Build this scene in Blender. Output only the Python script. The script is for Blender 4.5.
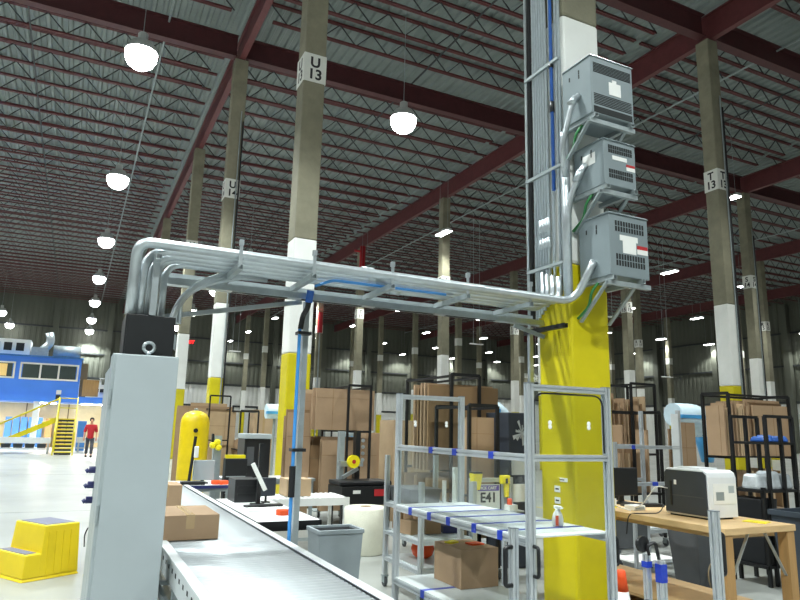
import bpy, bmesh, math, random
from mathutils import Matrix, Vector
random.seed(7)
for o in list(bpy.data.objects): bpy.data.objects.remove(o)
SC = bpy.context.scene
COL = SC.collection

# ------------------------------------------------------------------ camera
PITCH, ROLL, YAW = 0.19466, 0.02413, 0.45378      # up, clockwise, to the right of +Y
cy, sy, cp, sp = math.cos(YAW), math.sin(YAW), math.cos(PITCH), math.sin(PITCH)
Fv = Vector((sy*cp, cy*cp, sp)); R0 = Vector((cy, -sy, 0)); U0 = R0.cross(Fv)
Rv = math.cos(ROLL)*R0 + math.sin(ROLL)*U0
Uv = -math.sin(ROLL)*R0 + math.cos(ROLL)*U0
cam_d = bpy.data.cameras.new('camera'); cam = bpy.data.objects.new('camera', cam_d); COL.objects.link(cam)
cam_d.sensor_width = 36; cam_d.sensor_fit = 'HORIZONTAL'; cam_d.lens = 652.44/800*36
cam_d.clip_end = 400; cam_d.clip_start = .05
mw = Matrix((Rv, Uv, -Fv)).transposed().to_4x4(); mw.translation = (0, 0, 1.6)
cam.matrix_world = mw
SC.camera = cam

# ------------------------------------------------------------------ world, exposure
W = bpy.data.worlds.new('world'); SC.world = W; W.use_nodes = True
W.node_tree.nodes['Background'].inputs[0].default_value = (.80, .88, .92, 1)
W.node_tree.nodes['Background'].inputs[1].default_value = .02
SC.view_settings.view_transform = 'Standard'; SC.view_settings.look = 'None'
SC.view_settings.gamma = 1; SC.view_settings.use_curve_mapping = False
SC.view_settings.exposure = 0.0
LAMP_W = 3000          # radiant watts of one high-bay lamp

# ------------------------------------------------------------------ helpers
def lin(h):
    h = h.lstrip('#')
    v = [int(h[i:i+2], 16)/255 for i in (0, 2, 4)]
    return tuple(c/12.92 if c <= .04045 else ((c+.055)/1.055)**2.4 for c in v)

MATS = {}
def mat(name, col, rough=.55, metal=0., var=.10, scale=6., bump=0., bscale=40., emit=None, stretch=None, spec=.5):
    m = bpy.data.materials.new(name); m.use_nodes = True; MATS[name] = m
    nt = m.node_tree; b = nt.nodes['Principled BSDF']
    c = lin(col)
    b.inputs['Roughness'].default_value = rough; b.inputs['Metallic'].default_value = metal
    b.inputs['Specular IOR Level'].default_value = spec
    tc = nt.nodes.new('ShaderNodeTexCoord'); mp = nt.nodes.new('ShaderNodeMapping')
    nt.links.new(tc.outputs['Object'], mp.inputs['Vector'])
    if stretch: mp.inputs['Scale'].default_value = stretch
    no = nt.nodes.new('ShaderNodeTexNoise'); no.inputs['Scale'].default_value = scale
    no.inputs['Detail'].default_value = 5; no.inputs['Roughness'].default_value = .6
    nt.links.new(mp.outputs[0], no.inputs['Vector'])
    rp = nt.nodes.new('ShaderNodeValToRGB')
    rp.color_ramp.elements[0].position = .3; rp.color_ramp.elements[1].position = .7
    rp.color_ramp.elements[0].color = tuple(max(0, x*(1-var)) for x in c)+(1,)
    rp.color_ramp.elements[1].color = tuple(min(1, x*(1+var)) for x in c)+(1,)
    nt.links.new(no.outputs['Fac'], rp.inputs[0]); nt.links.new(rp.outputs[0], b.inputs['Base Color'])
    if bump:
        n2 = nt.nodes.new('ShaderNodeTexNoise'); n2.inputs['Scale'].default_value = bscale
        nt.links.new(mp.outputs[0], n2.inputs['Vector'])
        bp = nt.nodes.new('ShaderNodeBump'); bp.inputs['Strength'].default_value = bump; bp.inputs['Distance'].default_value = .02
        nt.links.new(n2.outputs['Fac'], bp.inputs['Height']); nt.links.new(bp.outputs[0], b.inputs['Normal'])
    if emit:
        b.inputs['Emission Color'].default_value = c+(1,); b.inputs['Emission Strength'].default_value = emit
    return m

def clear_mat(name, tint, gloss=.06):
    m = bpy.data.materials.new(name); m.use_nodes = True; MATS[name] = m
    nt = m.node_tree; nt.nodes.clear()
    out = nt.nodes.new('ShaderNodeOutputMaterial'); mx = nt.nodes.new('ShaderNodeMixShader')
    tr = nt.nodes.new('ShaderNodeBsdfTransparent'); gl = nt.nodes.new('ShaderNodeBsdfGlossy')
    lw = nt.nodes.new('ShaderNodeLayerWeight'); pw = nt.nodes.new('ShaderNodeMath'); pw.operation = 'POWER'; pw.inputs[1].default_value = 4
    ad = nt.nodes.new('ShaderNodeMath'); ad.operation = 'MULTIPLY_ADD'; ad.inputs[1].default_value = .85; ad.inputs[2].default_value = .035
    nt.links.new(lw.outputs['Facing'], pw.inputs[0]); nt.links.new(pw.outputs[0], ad.inputs[0])
    no = nt.nodes.new('ShaderNodeTexNoise'); no.inputs['Scale'].default_value = 3
    mr = nt.nodes.new('ShaderNodeMapRange'); mr.inputs['To Min'].default_value = .05; mr.inputs['To Max'].default_value = gloss+.05
    nt.links.new(no.outputs['Fac'], mr.inputs[0]); nt.links.new(mr.outputs[0], gl.inputs['Roughness'])
    tr.inputs[0].default_value = lin(tint)+(1,)
    nt.links.new(ad.outputs[0], mx.inputs[0])
    nt.links.new(tr.outputs[0], mx.inputs[1]); nt.links.new(gl.outputs[0], mx.inputs[2]); nt.links.new(mx.outputs[0], out.inputs[0])
    return m

WORLD = {}          # world location of each object, by name
def wloc(o): return WORLD.get(o.name, Vector((0, 0, 0)))

def bez(p0, p1, p2, n=6):
    p0, p1, p2 = Vector(p0), Vector(p1), Vector(p2)
    return [(1-t)**2*p0+2*t*(1-t)*p1+t*t*p2 for t in [i/n for i in range(n+1)]]

class MB:
    """collects shapes; build() links them as ONE mesh object"""
    def __init__(s): s.v = []; s.f = []; s.m = Matrix.Identity(4)
    def at(s, loc, rz=0, rx=0, ry=0):
        s.m = Matrix.Translation(loc) @ Matrix.Rotation(rz, 4, 'Z') @ Matrix.Rotation(ry, 4, 'Y') @ Matrix.Rotation(rx, 4, 'X'); return s
    def add(s, vs, fs):
        k = len(s.v); s.v += [s.m @ Vector(p) for p in vs]; s.f += [tuple(i+k for i in f) for f in fs]; return s
    def box(s, x0, x1, y0, y1, z0, z1):
        vs = [(x, y, z) for z in (z0, z1) for y in (y0, y1) for x in (x0, x1)]
        return s.add(vs, [(0, 2, 3, 1), (4, 5, 7, 6), (0, 1, 5, 4), (2, 6, 7, 3), (0, 4, 6, 2), (1, 3, 7, 5)])
    def cbox(s, c, sx, sy_, sz): return s.box(c[0]-sx/2, c[0]+sx/2, c[1]-sy_/2, c[1]+sy_/2, c[2]-sz/2, c[2]+sz/2)
    def frustum(s, a, b, z0, z1):      # a, b: (x0,x1,y0,y1) at bottom and top
        vs = [(x, y, z) for (q, z) in ((a, z0), (b, z1)) for y in (q[2], q[3]) for x in (q[0], q[1])]
        return s.add(vs, [(0, 2, 3, 1), (4, 5, 7, 6), (0, 1, 5, 4), (2, 6, 7, 3), (0, 4, 6, 2), (1, 3, 7, 5)])
    def prism(s, poly, axis, a, b):    # poly in the two other axes (x,y,z order kept)
        n = len(poly)
        def P(u, w, t): return {'x': (t, u, w), 'y': (u, t, w), 'z': (u, w, t)}[axis]
        vs = [P(u, w, a) for u, w in poly]+[P(u, w, b) for u, w in poly]
        return s.add(vs, [tuple(range(n)), tuple(range(2*n-1, n-1, -1))]+[(i, i+n, (i+1) % n+n, (i+1) % n) for i in range(n)])
    def tube(s, pts, r, n=8, closed=False):
        pts = [Vector(p) for p in pts]; N = len(pts); rings = []
        up = None
        for i, p in enumerate(pts):
            a = pts[i-1] if (i > 0 or closed) else p; b = pts[(i+1) % N] if (i < N-1 or closed) else p
            t = (b-a).normalized()
            if up is None: up = Vector((0, 0, 1)) if abs(t.z) < .9 else Vector((0, 1, 0))
            u = t.cross(up); u.normalize(); w = u.cross(t); w.normalize(); up = w
            rr = r[i] if isinstance(r, (list, tuple)) else r
            rings.append([p+u*rr*math.cos(2*math.pi*k/n)+w*rr*math.sin(2*math.pi*k/n) for k in range(n)])
        vs = [q for R in rings for q in R]; fs = []
        for i in range(N if closed else N-1):
            j = (i+1) % N
            for k in range(n): fs.append((i*n+k, i*n+(k+1) % n, j*n+(k+1) % n, j*n+k))
        if not closed: fs += [tuple(range(n-1, -1, -1)), tuple((N-1)*n+k for k in range(n))]
        return s.add(vs, fs)
    def bar(s, p0, p1, w, h=None):     # rectangular bar between two points
        p0, p1 = Vector(p0), Vector(p1); h = h or w; t = (p1-p0).normalized()
        up = Vector((0, 0, 1)) if abs(t.z) < .95 else Vector((0, 1, 0))
        u = t.cross(up).normalized(); q = u.cross(t).normalized()
        vs = [p+u*a*w/2+q*b*h/2 for p in (p0, p1) for a, b in ((-1, -1), (1, -1), (1, 1), (-1, 1))]
        return s.add(vs, [(0, 1, 2, 3), (7, 6, 5, 4), (0, 4, 5, 1), (1, 5, 6, 2), (2, 6, 7, 3), (3, 7, 4, 0)])
    def lathe(s, prof, c=(0, 0, 0), n=20, axis='z'):
        vs = []; fs = []
        for r, z in prof:
            for k in range(n):
                a = 2*math.pi*k/n; x, y = r*math.cos(a), r*math.sin(a)
                p = {'z': (x, y, z), 'x': (z, x, y), 'y': (x, z, y)}[axis]
                vs.append((c[0]+p[0], c[1]+p[1], c[2]+p[2]))
        for i in range(len(prof)-1):
            for k in range(n): fs.append((i*n+k, i*n+(k+1) % n, (i+1)*n+(k+1) % n, (i+1)*n+k))
        fs += [tuple(range(n-1, -1, -1)), tuple((len(prof)-1)*n+k for k in range(n))]
        return s.add(vs, fs)
    def mesh(s, name, off=(0, 0, 0), smooth=False):
        me = bpy.data.meshes.new(name); o = Vector(off)
        me.from_pydata([tuple(p-o) for p in s.v], [], s.f)
        bm = bmesh.new(); bm.from_mesh(me); bmesh.ops.recalc_face_normals(bm, faces=bm.faces); bm.to_mesh(me); bm.free()
        if smooth:
            for p in me.polygons: p.use_smooth = len(p.vertices) <= 4
        return me
    def build(s, name, m, parent=None, smooth=False, bevel=0., loc=None, label=None):
        """part of `parent` (mesh kept in the root's frame) or a top-level mesh with its origin at loc"""
        off = wloc(parent) if parent else Vector(loc or (0, 0, 0))
        me = s.mesh(name, off, smooth); me.materials.append(m if not isinstance(m, str) else MATS[m])
        o = bpy.data.objects.new(name, me); COL.objects.link(o)
        if parent: o.parent = parent; WORLD[o.name] = off
        else: o.location = off; WORLD[o.name] = off
        if bevel:
            bv = o.modifiers.new('bevel', 'BEVEL'); bv.width = bevel; bv.segments = 2; bv.limit_method = 'ANGLE'
        if label: o['label'] = label
        return o

def tag(o, label, cat, group=None):
    o['label'] = label; o['category'] = cat
    if group: o['group'] = group
    return o
def thing(name, label, cat, loc, group=None):
    o = bpy.data.objects.new(name, None); COL.objects.link(o); o.location = loc; o.empty_display_size = .2
    WORLD[o.name] = Vector(loc); return tag(o, label, cat, group)
def struct(o): o['kind'] = 'structure'; return o
def part(name, me, parent, m=None, loc=(0, 0, 0), rot=None):      # a piece that shares mesh data; loc in the parent's frame
    o = bpy.data.objects.new(name, me); COL.objects.link(o); o.parent = parent; o.location = loc
    if rot: o.rotation_euler = rot
    if m and not me.materials: me.materials.append(MATS[m])
    WORLD[o.name] = wloc(parent); return o
def copy_tree(o, parent=None, loc=None):
    c = o.copy(); COL.objects.link(c); c.parent = parent
    if loc is not None: c.location = loc
    WORLD[c.name] = Vector(c.location) if parent is None else wloc(parent)
    for ch in list(o.children):
        if ch.type != 'LIGHT': copy_tree(ch, c)
    return c
def text_part(body, size, m, parent, mtx, name='lettering', extrude=.002, spacing=1.0, stretch=(1, 1)):
    cu = bpy.data.curves.new('t', 'FONT'); cu.body = body; cu.size = size; cu.extrude = extrude
    cu.align_x = 'CENTER'; cu.align_y = 'CENTER'; cu.space_line = .85; cu.offset = size*.028; cu.space_character = spacing
    t = bpy.data.objects.new('t', cu); COL.objects.link(t)
    bpy.context.view_layer.update()
    me = bpy.data.meshes.new_from_object(t.evaluated_get(bpy.context.evaluated_depsgraph_get()))
    bpy.data.objects.remove(t); bpy.data.curves.remove(cu)
    me.transform(Matrix.Diagonal((stretch[0], stretch[1], 1, 1)))
    me.transform(Matrix.Translation(-wloc(parent)) @ mtx); me.materials.clear(); me.materials.append(MATS[m]); me.name = name
    o = bpy.data.objects.new(name, me); COL.objects.link(o); o.parent = parent; WORLD[o.name] = wloc(parent); return o
def face_mtx(loc, facing):            # plane whose text reads from the side it faces
    x, n = {'-y': ((1, 0, 0), (0, -1, 0)), '-x': ((0, -1, 0), (-1, 0, 0)), '+x': ((0, 1, 0), (1, 0, 0)), '+y': ((-1, 0, 0), (0, 1, 0))}[facing]
    m = Matrix((x, (0, 0, 1), n)).transposed().to_4x4(); m.translation = loc; return m

# ------------------------------------------------------------------ materials
mat('concrete', '#807d6a', .85, var=.16, scale=2.2, bump=.15, bscale=30)
mat('white_paint', '#e4e6e2', .6, var=.04, scale=3)
mat('yellow_paint', '#c9bb0e', .45, var=.08, scale=2.5)
mat('red_steel', '#5c2c2e', .55, var=.15, scale=3)
mat('dark_red', '#482124', .6, var=.15, scale=3)
mat('deck', '#7c8684', .5, var=.12, scale=1.2)
mat('galv', '#b9c2c6', .38, .75, var=.10, scale=9)
mat('galv_dull', '#9aa4a6', .5, .35, var=.10, scale=9)
mat('sign_white', '#d9dbd4', .6, var=.03)
mat('ink', '#15161a', .6, var=.05)
mat('lamp_on', '#ffffff', .5, emit=26)
mat('housing', '#c9cdcc', .45, .3, var=.05)
mat('wall_panel', '#5c5f55', .75, var=.12, scale=.5, stretch=(1, 1, .15))
mat('girt', '#33373a', .6, var=.1)
mat('wall_white', '#e2e4e1', .6, var=.06, scale=.6)
mat('black_cable', '#17181b', .5, var=.1)
mat('red_pipe', '#b01f2a', .45, var=.08)
mat('exit_red', '#ff2a2a', .5, emit=3)

# floor: sealed concrete with joints, worn gloss and stains
def floor_mat():
    m = mat('floor', '#979a96', .32, var=.12, scale=.35)
    nt = m.node_tree; b = nt.nodes['Principled BSDF']; tc = nt.nodes['Texture Coordinate']
    no = nt.nodes.new('ShaderNodeTexNoise'); no.inputs['Scale'].default_value = 1.3; no.inputs['Detail'].default_value = 6
    nt.links.new(tc.outputs['Object'], no.inputs['Vector'])
    mr = nt.nodes.new('ShaderNodeMapRange'); mr.inputs['To Min'].default_value = .22; mr.inputs['To Max'].default_value = .5
    nt.links.new(no.outputs['Fac'], mr.inputs[0]); nt.links.new(mr.outputs[0], b.inputs['Roughness'])
    return m
floor_mat()

# ------------------------------------------------------------------ grid of the building
XU, S, Q = 4.28, 9.1, 14.21
COLX = {'V': XU-Q, 'U': XU, 'T': XU+Q, 'S': XU+2*Q, 'R': XU+3*Q, 'Q': XU+4*Q}
ROWY = {12: 4.85, 13: 13.95, 14: 23.05, 15: 32.15, 16: 44.83, 17: 53.93, 18: 63.03, 19: 72.13, 20: 81.23}
HT, DECK = 15.1, 17.0
XR, YB, XL, YF = 69.5, 88.6, -38., -22.

fl = struct(MB().box(XL-.3, XR+.3, YF-.3, YB+.3, -.3, 0).build('floor', 'floor'))
jm = MB()
for y in (-4.25, 4.55, 13.65, 22.75, 31.85, 44.5): jm.box(XL, XR, y-.006, y+.006, -.001, .0015)
for x in (-9.9, 18.4, 32.6): jm.box(x-.006, x+.006, YF, YB, -.001, .0015)
jm.build('floor_joint', 'girt', fl)
st = MB()
for (a, b, c, d) in ((9.2, 9.3, 2.2, 12.), (6.6, 9.2, 2.2, 2.3)): st.box(a, b, c, d, 0, .002)
mat('line_yellow', '#c9b96a', .5, var=.2, scale=12)
st.build('floor_line', 'line_yellow', fl)

# walls: ribbed metal panel with girts, white lower zone
def ribbed(axis, lo, hi, at, z0, z1, pitch, depth, sgn, thick=.25):
    """one continuous ribbed sheet with a back plane; axis it runs along"""
    mb = MB(); pts = []; t = lo
    while t < hi-1e-6:
        for u, d in ((0, 0), (.35, 0), (.45, 1), (.9, 1), (1, 0)):
            pts.append((min(t+u*pitch, hi), at+sgn*depth*d))
        t += pitch
    k = len(pts); vs = []
    for (u, w) in pts:
        for z in (z0, z1): vs.append((u, w, z) if axis == 'x' else (w, u, z))
    mb.add(vs, [(2*i, 2*i+2, 2*i+3, 2*i+1) for i in range(k-1)])
    if axis == 'x': mb.box(lo, hi, min(at, at-sgn*thick), max(at, at-sgn*thick)-.0, z0, z1) if False else None
    return mb
wb = struct(ribbed('x', XL, XR, YB, 6.6, DECK+.6, .6, .05, -1).build('wall_back', 'wall_panel'))
MB().box(XL, XR, YB+.02, YB+.3, 0, DECK+.6).build('wall_core', 'wall_panel', wb)
ribbed('x', XL, XR, YB-.02, 0, 6.6, .6, .05, -1).build('wainscot', 'wall_white', wb)
gm = MB().box(-12, XR-.1, YB-.22, YB-.06, 0, .18).mesh('girt')
for z in (6.7, 9.6, 12.6): part('girt', gm, wb, 'girt', (0, 0, z))
wr = struct(ribbed('y', YF, YB, XR, 5.2, DECK+.6, .6, .05, -1).build('wall_right', 'wall_panel'))
MB().box(XR+.02, XR+.3, YF, YB, 0, DECK+.6).build('wall_core', 'wall_panel', wr)
ribbed('y', YF, YB, XR-.02, 0, 5.2, .6, .05, -1).build('wainscot', 'wall_white', wr)
gm2 = MB().box(XR-.22, XR-.06, YF, YB-.3, 0, .18).mesh('girt')
for z in (5.3, 9.2, 12.8): part('girt', gm2, wr, 'girt', (0, 0, z))
pm2 = MB().box(-.3, .3, -.35, .35, 0, DECK-1).mesh('pilaster')
for y in (18., 27.5, 36.6, 45., 54., 63., 72., 81.): part('pilaster', pm2, wr, 'wall_panel', (XR-.4, y, 0))
for i, x in enumerate((-9.93, -3, 3., 10, 17., 24., 31., 38, 45., 52, 59)): part('pilaster', pm2, wb, 'wall_panel', (x, YB-.45, 0))
struct(MB().box(XL-.3, XL, YF, YB, 0, DECK+.6).build('wall_left', 'wall_panel'))
struct(MB().box(XL-.3, XR+.3, YF-.3, YF, 0, DECK+.6).build('wall_front', 'wall_panel'))
# dock doors in the back wall
mat('door_white', '#e6e8e6', .5, var=.05)
dp = MB()
for k in range(8): dp.box(-1.5, 1.5, -.05, .0, .02+k*.48, .46+k*.48)
dpm = dp.mesh('door_panel')
dfm = MB().box(-1.7, -1.5, -.14, .02, 0, 4.1).box(1.5, 1.7, -.14, .02, 0, 4.1).box(-1.7, 1.7, -.14, .02, 3.86, 4.1).mesh('door_frame')
for i, x in enumerate((6.5, 13.5, 20.5, 27.5, 34.5, 41.5)):
    d = bpy.data.objects.new('door_%d' % (i+1), dfm); COL.objects.link(d); d.location = (x, YB-.1, 0); struct(d); WORLD[d.name] = Vector(d.location)
    if not dfm.materials: dfm.materials.append(MATS['girt'])
    part('door_panel', dpm, d, 'door_white')

# ------------------------------------------------------------------ ceiling: ribbed deck, girders, open-web joists
pts = []; x = XL
while x < XR:
    pts += [(x, 0), (x+.17, 0), (x+.22, -.09), (x+.34, -.09), (x+.39, 0)]; x += .4
cm = MB(); vs = []
for u, d in pts: vs += [(u, YF, DECK+d), (u, YB, DECK+d)]
cm.add(vs, [(2*i, 2*i+1, 2*i+3, 2*i+2) for i in range(len(pts)-1)])
ceil = struct(cm.build('ceiling', 'deck'))
MB().box(XL-.3, XR+.3, YF-.3, YB+.3, DECK+.05, DECK+.3).build('roof_slab', 'deck', ceil)
# joist (runs along X between two girders)
JD0, JD1 = HT+1.0, DECK-.1
def joist_meshes(L):
    a = MB()
    for s_ in (-1, 1):
        a.box(.0, L, s_*.045-.03, s_*.045+.03, JD1-.07, JD1); a.box(.6, L-.6, s_*.045-.03, s_*.045+.03, JD0, JD0+.07)
    w = MB(); n = int(L/.72); st_ = (L-1.0)/n
    for i in range(n):
        x0 = .5+i*st_; lo, hi = JD0+.05, JD1-.05
        w.bar((x0, 0, hi if i % 2 == 0 else lo), (x0+st_, 0, lo if i % 2 == 0 else hi), .035)
    return a.mesh('joist'), w.mesh('web')
jm_full = joist_meshes(Q-.3); jm_last = joist_meshes(XR-COLX['Q']-.2)
ys = []
rl = sorted(ROWY.values())
for a, b in zip(rl, rl[1:]+[YB]):
    n = max(1, round((b-a)/1.52)); ys += [a+(b-a)*i/n for i in range(1 if a in (ROWY[13], ROWY[14]) else 0, n)]
def inview(p, mx=170, my=120):
    d = Vector(p)-Vector((0, 0, 1.6)); z = d.dot(Fv)
    if z < .5: return False
    px, py = 400+652.44*d.dot(Rv)/z, 300-652.44*d.dot(Uv)/z
    return -mx < px < 800+mx and -my < py < 600+my
bays = [(COLX[k]+.15, jm_full) for k in 'VUTSR']+[(COLX['Q']+.15, jm_last)]
for y in ys:
    for x0, (ma, mw_) in bays:
        L = Q-.3
        if not any(inview((x0+L*t/12, y, 16.4)) for t in range(13)): continue
        j = part('joist', ma, ceil, 'red_steel', (x0, y, 0)); part('web', mw_, j, 'girt')
# girders along Y over each column line, deep beams along X over each column row
def ibeam_y(y0, y1, z0, z1, bf):
    return MB().box(-bf/2, bf/2, y0, y1, z0, z0+.04).box(-bf/2, bf/2, y0, y1, z1-.04, z1).box(-.02, .02, y0, y1, z0+.04, z1-.04)
rows = [-4.25]+rl+[YB]
for k, x in COLX.items():
    for a, b in zip(rows, rows[1:]):
        if any(inview((x, a+(b-a)*t/10, 15.6)) for t in range(11)):
            part('girder', ibeam_y(a, b, HT, JD0-.02, .22).mesh('girder'), ceil, 'red_steel', (x, 0, 0))
for y in (ROWY[13], ROWY[14]):
    for k, x in COLX.items():
        L = Q-.36 if k != 'Q' else XR-COLX['Q']-.4
        if not any(inview((x+L*t/12, y, 15.6)) for t in range(13)): continue
        me = MB().box(.18, L+.18, -.17, .17, HT+.12, HT+.16).box(.18, L+.18, -.17, .17, JD0-.06, JD0-.02).box(.18, L+.18, -.02, .02, HT+.16, JD0-.06).mesh('beam')
        part('beam', me, ceil, 'dark_red', (x, y, 0))
# sprinkler mains and branch lines under the joists
for x in (1.6, 22.4, 44.):
    part('sprinkler_pipe', MB().tube([(x, 2, 15.95), (x, YB-.3, 15.95)], .04, 6).mesh('sprinkler_pipe'), ceil, 'galv_dull')
for x in (-3.0, 11.5, 26.):
    part('bridging', MB().bar((x, 2, JD0+.02), (x, YB-.3, JD0+.02), .05).mesh('bridging'), ceil, 'girt')

# ------------------------------------------------------------------ columns
HY, HW, HL = 3.16, 5.75, 9.96
def column(let, num, w=.25, x=None, ytop=HY, wtop=HW, base='yellow_paint', conduit=False, text=True, label=None, wrap=True):
    x = COLX[let] if x is None else x; y = ROWY[num]
    lab = label or ('concrete column with white and yellow painted foot, marked %s %d' % (let, num))
    t = thing('column', lab, 'column', (x, y, 0), 'building columns on a regular grid')
    def b(z0, z1): return MB().box(x-w, x+w, y-w, y+w, z0, z1)
    b(0, ytop).build('yellow_band' if base == 'yellow_paint' else 'red_band', base, t, bevel=.03)
    b(ytop, wtop).build('white_band', 'white_paint', t, bevel=.03)
    b(wtop, HT).build('concrete_shaft', 'concrete', t, bevel=.03)
    if HL < HT and wrap:
        sg = MB().box(x-w-.012, x+w+.012, y-w-.012, y+w+.012, HL-.36, HL+.36).build('sign_plate', 'sign_white', t)
        if text:
            for fc, pos in (('-y', (x, y-w-.014, HL)), ('-x', (x-w-.014, y, HL))):
                text_part('%s\n%d' % (let, num), .36, 'ink', sg, face_mtx((pos[0], pos[1], HL-.02), fc))
    if conduit:
        MB().tube([(x+.12, y-w-.03, .1), (x+.12, y-w-.03, 13.)], .022, 6).build('conduit', 'galv_dull', t)
        MB().tube([(x+w-.04, y-w-.03, 1.2), (x+w-.04, y-w-.03, 12.6)], .03, 6).build('cable', 'black_cable', t)
    return t
main_col = column('U', 12, .235, 4.23, wrap=False, label='near concrete column with yellow foot carrying the conduits and grey transformers')
column('U', 13, .265); column('U', 14, conduit=True); column('U', 15); column('U', 16)
column('T', 13, conduit=True); column('T', 14)
column('T', 15); column('T', 16, base='red_pipe', ytop=3.0, label='distant column with white and red painted foot, marked T 16')
column('S', 14, conduit=True); column('S', 15); column('S', 16); column('R', 15); column('R', 16)
for let in 'VUTSRQ':
    for num in (14, 15, 16, 17, 18, 19, 20):
        if (let, num) in (('U', 14), ('U', 15), ('U', 16), ('T', 14), ('T', 15), ('T', 16), ('S', 14), ('S', 15), ('S', 16), ('R', 15), ('R', 16)): continue
        if inview((COLX[let], ROWY[num], 6), 120, 60): column(let, num, text=False, label='faraway concrete column at grid %s %d near the end walls' % (let, num))

# ------------------------------------------------------------------ high-bay lamps
LZ = 12.5
LX = [(-16.6, 1), (-7.7, 1), (.67, 1), (9.4, 1), (17.6, 0), (26.3, 0), (35.3, 0), (43.1, 0), (51.7, 0), (60., 0), (68., 0)]
LY = [-15., -3.5, 7.9, 19.35, 30.7, 42.1, 53.9, 65.3, 77., 87.]
def lamp_light(o_parent, w, kind):
    ld = bpy.data.lights.new('bulb', 'SPOT'); ld.energy = w; ld.spot_size = math.radians(128); ld.spot_blend = .4
    ld.shadow_soft_size = .3; ld.color = (.93, 1., .985) if kind else (.96, 1., .95)
    lo = bpy.data.objects.new('bulb', ld); COL.objects.link(lo); lo.parent = o_parent; lo.location = (0, 0, -.70 if kind else -.30)
def lamp_proto(kind):
    nm = 'high_bay_lamp'; t = thing(nm, '', 'lamp', (0, 0, LZ))
    if kind:   # round reflector bowl
        MB().lathe([(.10, .55), (.14, .52), (.15, .28), (.16, .26)], (0, 0, LZ), 12).build('ballast', 'housing', t)
        MB().lathe([(.16, .27), (.30, .20), (.42, .02), (.46, -.10), (.47, -.10), (.43, .02), (.31, .215), (.16, .285)], (0, 0, LZ), 20).build('reflector', 'housing', t)
        MB().lathe([(.06, -.62), (.22, -.58), (.36, -.47), (.44, -.31), (.46, -.14), (.40, -.02), (.1, .0)], (0, 0, LZ), 20).build('lens', 'lamp_on', t, smooth=True)  # lens oversized and deepened to shape camera glow into the lamp
        MB().tube([(0, 0, LZ+.5), (0, 0, 16.905)], .012, 5).build('suspension', 'galv_dull', t)
    else:      # linear tray
        MB().frustum((-.24, .24, -.62, .62), (-.12, .12, -.62, .62), LZ-.04, LZ+.10).build('tray', 'housing', t)
        MB().box(-.09, .09, -.2, .2, LZ+.10, LZ+.18).build('ballast', 'housing', t)
        for x in (-.15, -.05, .05, .15): MB().box(x-.035, x+.035, -.59, .59, LZ-.075, LZ-.045).build('tube_lamp', 'lamp_on', t)
        for y in (-.45, .45): MB().tube([(0, y, LZ+.1), (0, y, 16.905)], .008, 5).build('suspension', 'galv_dull', t)
    return t
protos = {0: lamp_proto(0), 1: lamp_proto(1)}; used = {0: False, 1: False}
def near(n, f): return ('%s' % f)
for i, (x, kind) in enumerate(LX):
    for j, y in enumerate(LY):
        vis = inview((x, y, LZ), 25, 25)
        w = LAMP_W*(1.5 if x < 5 else (.6 if x < 14 else .42))
        if not vis and (x < -17 or x > 45 and y < 0): continue
        if not used[kind]: o = protos[kind]; o.location = (x, y, LZ); used[kind] = True
        else: o = copy_tree(protos[kind], None, (x, y, LZ))
        row = ['out-of-frame', 'first', 'second', 'third', 'fourth', 'fifth', 'sixth', 'seventh', 'eighth', 'ninth', 'tenth', 'eleventh'][i]
        line = ['far behind the camera', 'behind the camera', 'overhead out of frame', 'nearest in frame', 'second nearest', 'third nearest', 'fourth nearest', 'fifth nearest', 'sixth nearest', 'last before the back wall'][j]
        tag(o, ('lit round high-bay lamp' if kind else 'lit tube high-bay lamp')+', %s lamp line from left, %s' % (row, line), 'lamp', 'ceiling lamps hung in straight lines')
        lamp_light(o, w, kind)

# ================================================================== electrical gear on the near column
mat('enclosure', '#aab4b8', .42, .1, var=.03, scale=3)
mat('enclosure_side', '#a3adb0', .45, .1, var=.03, scale=3)
mat('transformer', '#808c90', .45, .1, var=.05, scale=4)
mat('dark_slot', '#1b2021', .7, var=.1)
mat('white_label', '#e8e9e6', .5, var=.03)
mat('red_label', '#b3262b', .5, var=.05)
mat('black_metal', '#1e2022', .45, .2, var=.12, scale=8)
mat('black_plastic', '#17191c', .4, var=.1, scale=8)
mat('blue_pipe', '#2b62b8', .4, var=.05)
mat('blue_hose', '#3f8fd6', .4, var=.05)
mat('green_wire', '#2f7a44', .5, var=.1)
mat('riser_steel', '#b9c2c8', .42, .45, var=.08, scale=12)
mat('conduit_steel', '#bfc7cb', .36, .75, var=.08, scale=12)

def strut(mb, p0, p1, w=.041, d=.041):
    """U-shaped strut channel between two points along one axis, opening up or sideways"""
    p0, p1 = Vector(p0), Vector(p1); t = (p1-p0).normalized()
    up = Vector((0, 0, 1)) if abs(t.z) < .9 else Vector((1, 0, 0))
    u = t.cross(up).normalized(); q = u.cross(t).normalized()
    prof = [(-w/2, -d/2), (w/2, -d/2), (w/2, d/2), (w/2-.009, d/2), (w/2-.009, d/2-.008), (w/2-.004, d/2-.008), (w/2-.004, -d/2+.004), (-w/2+.004, -d/2+.004), (-w/2+.004, d/2-.008), (-w/2+.009, d/2-.008), (-w/2+.009, d/2), (-w/2, d/2)]
    n = len(prof)
    vs = [p+u*a+q*b for p in (p0, p1) for a, b in prof]
    mb.add(vs, [tuple(range(n)), tuple(range(2*n-1, n-1, -1))]+[(i, i+n, (i+1) % n+n, (i+1) % n) for i in range(n)])
    return mb

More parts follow.
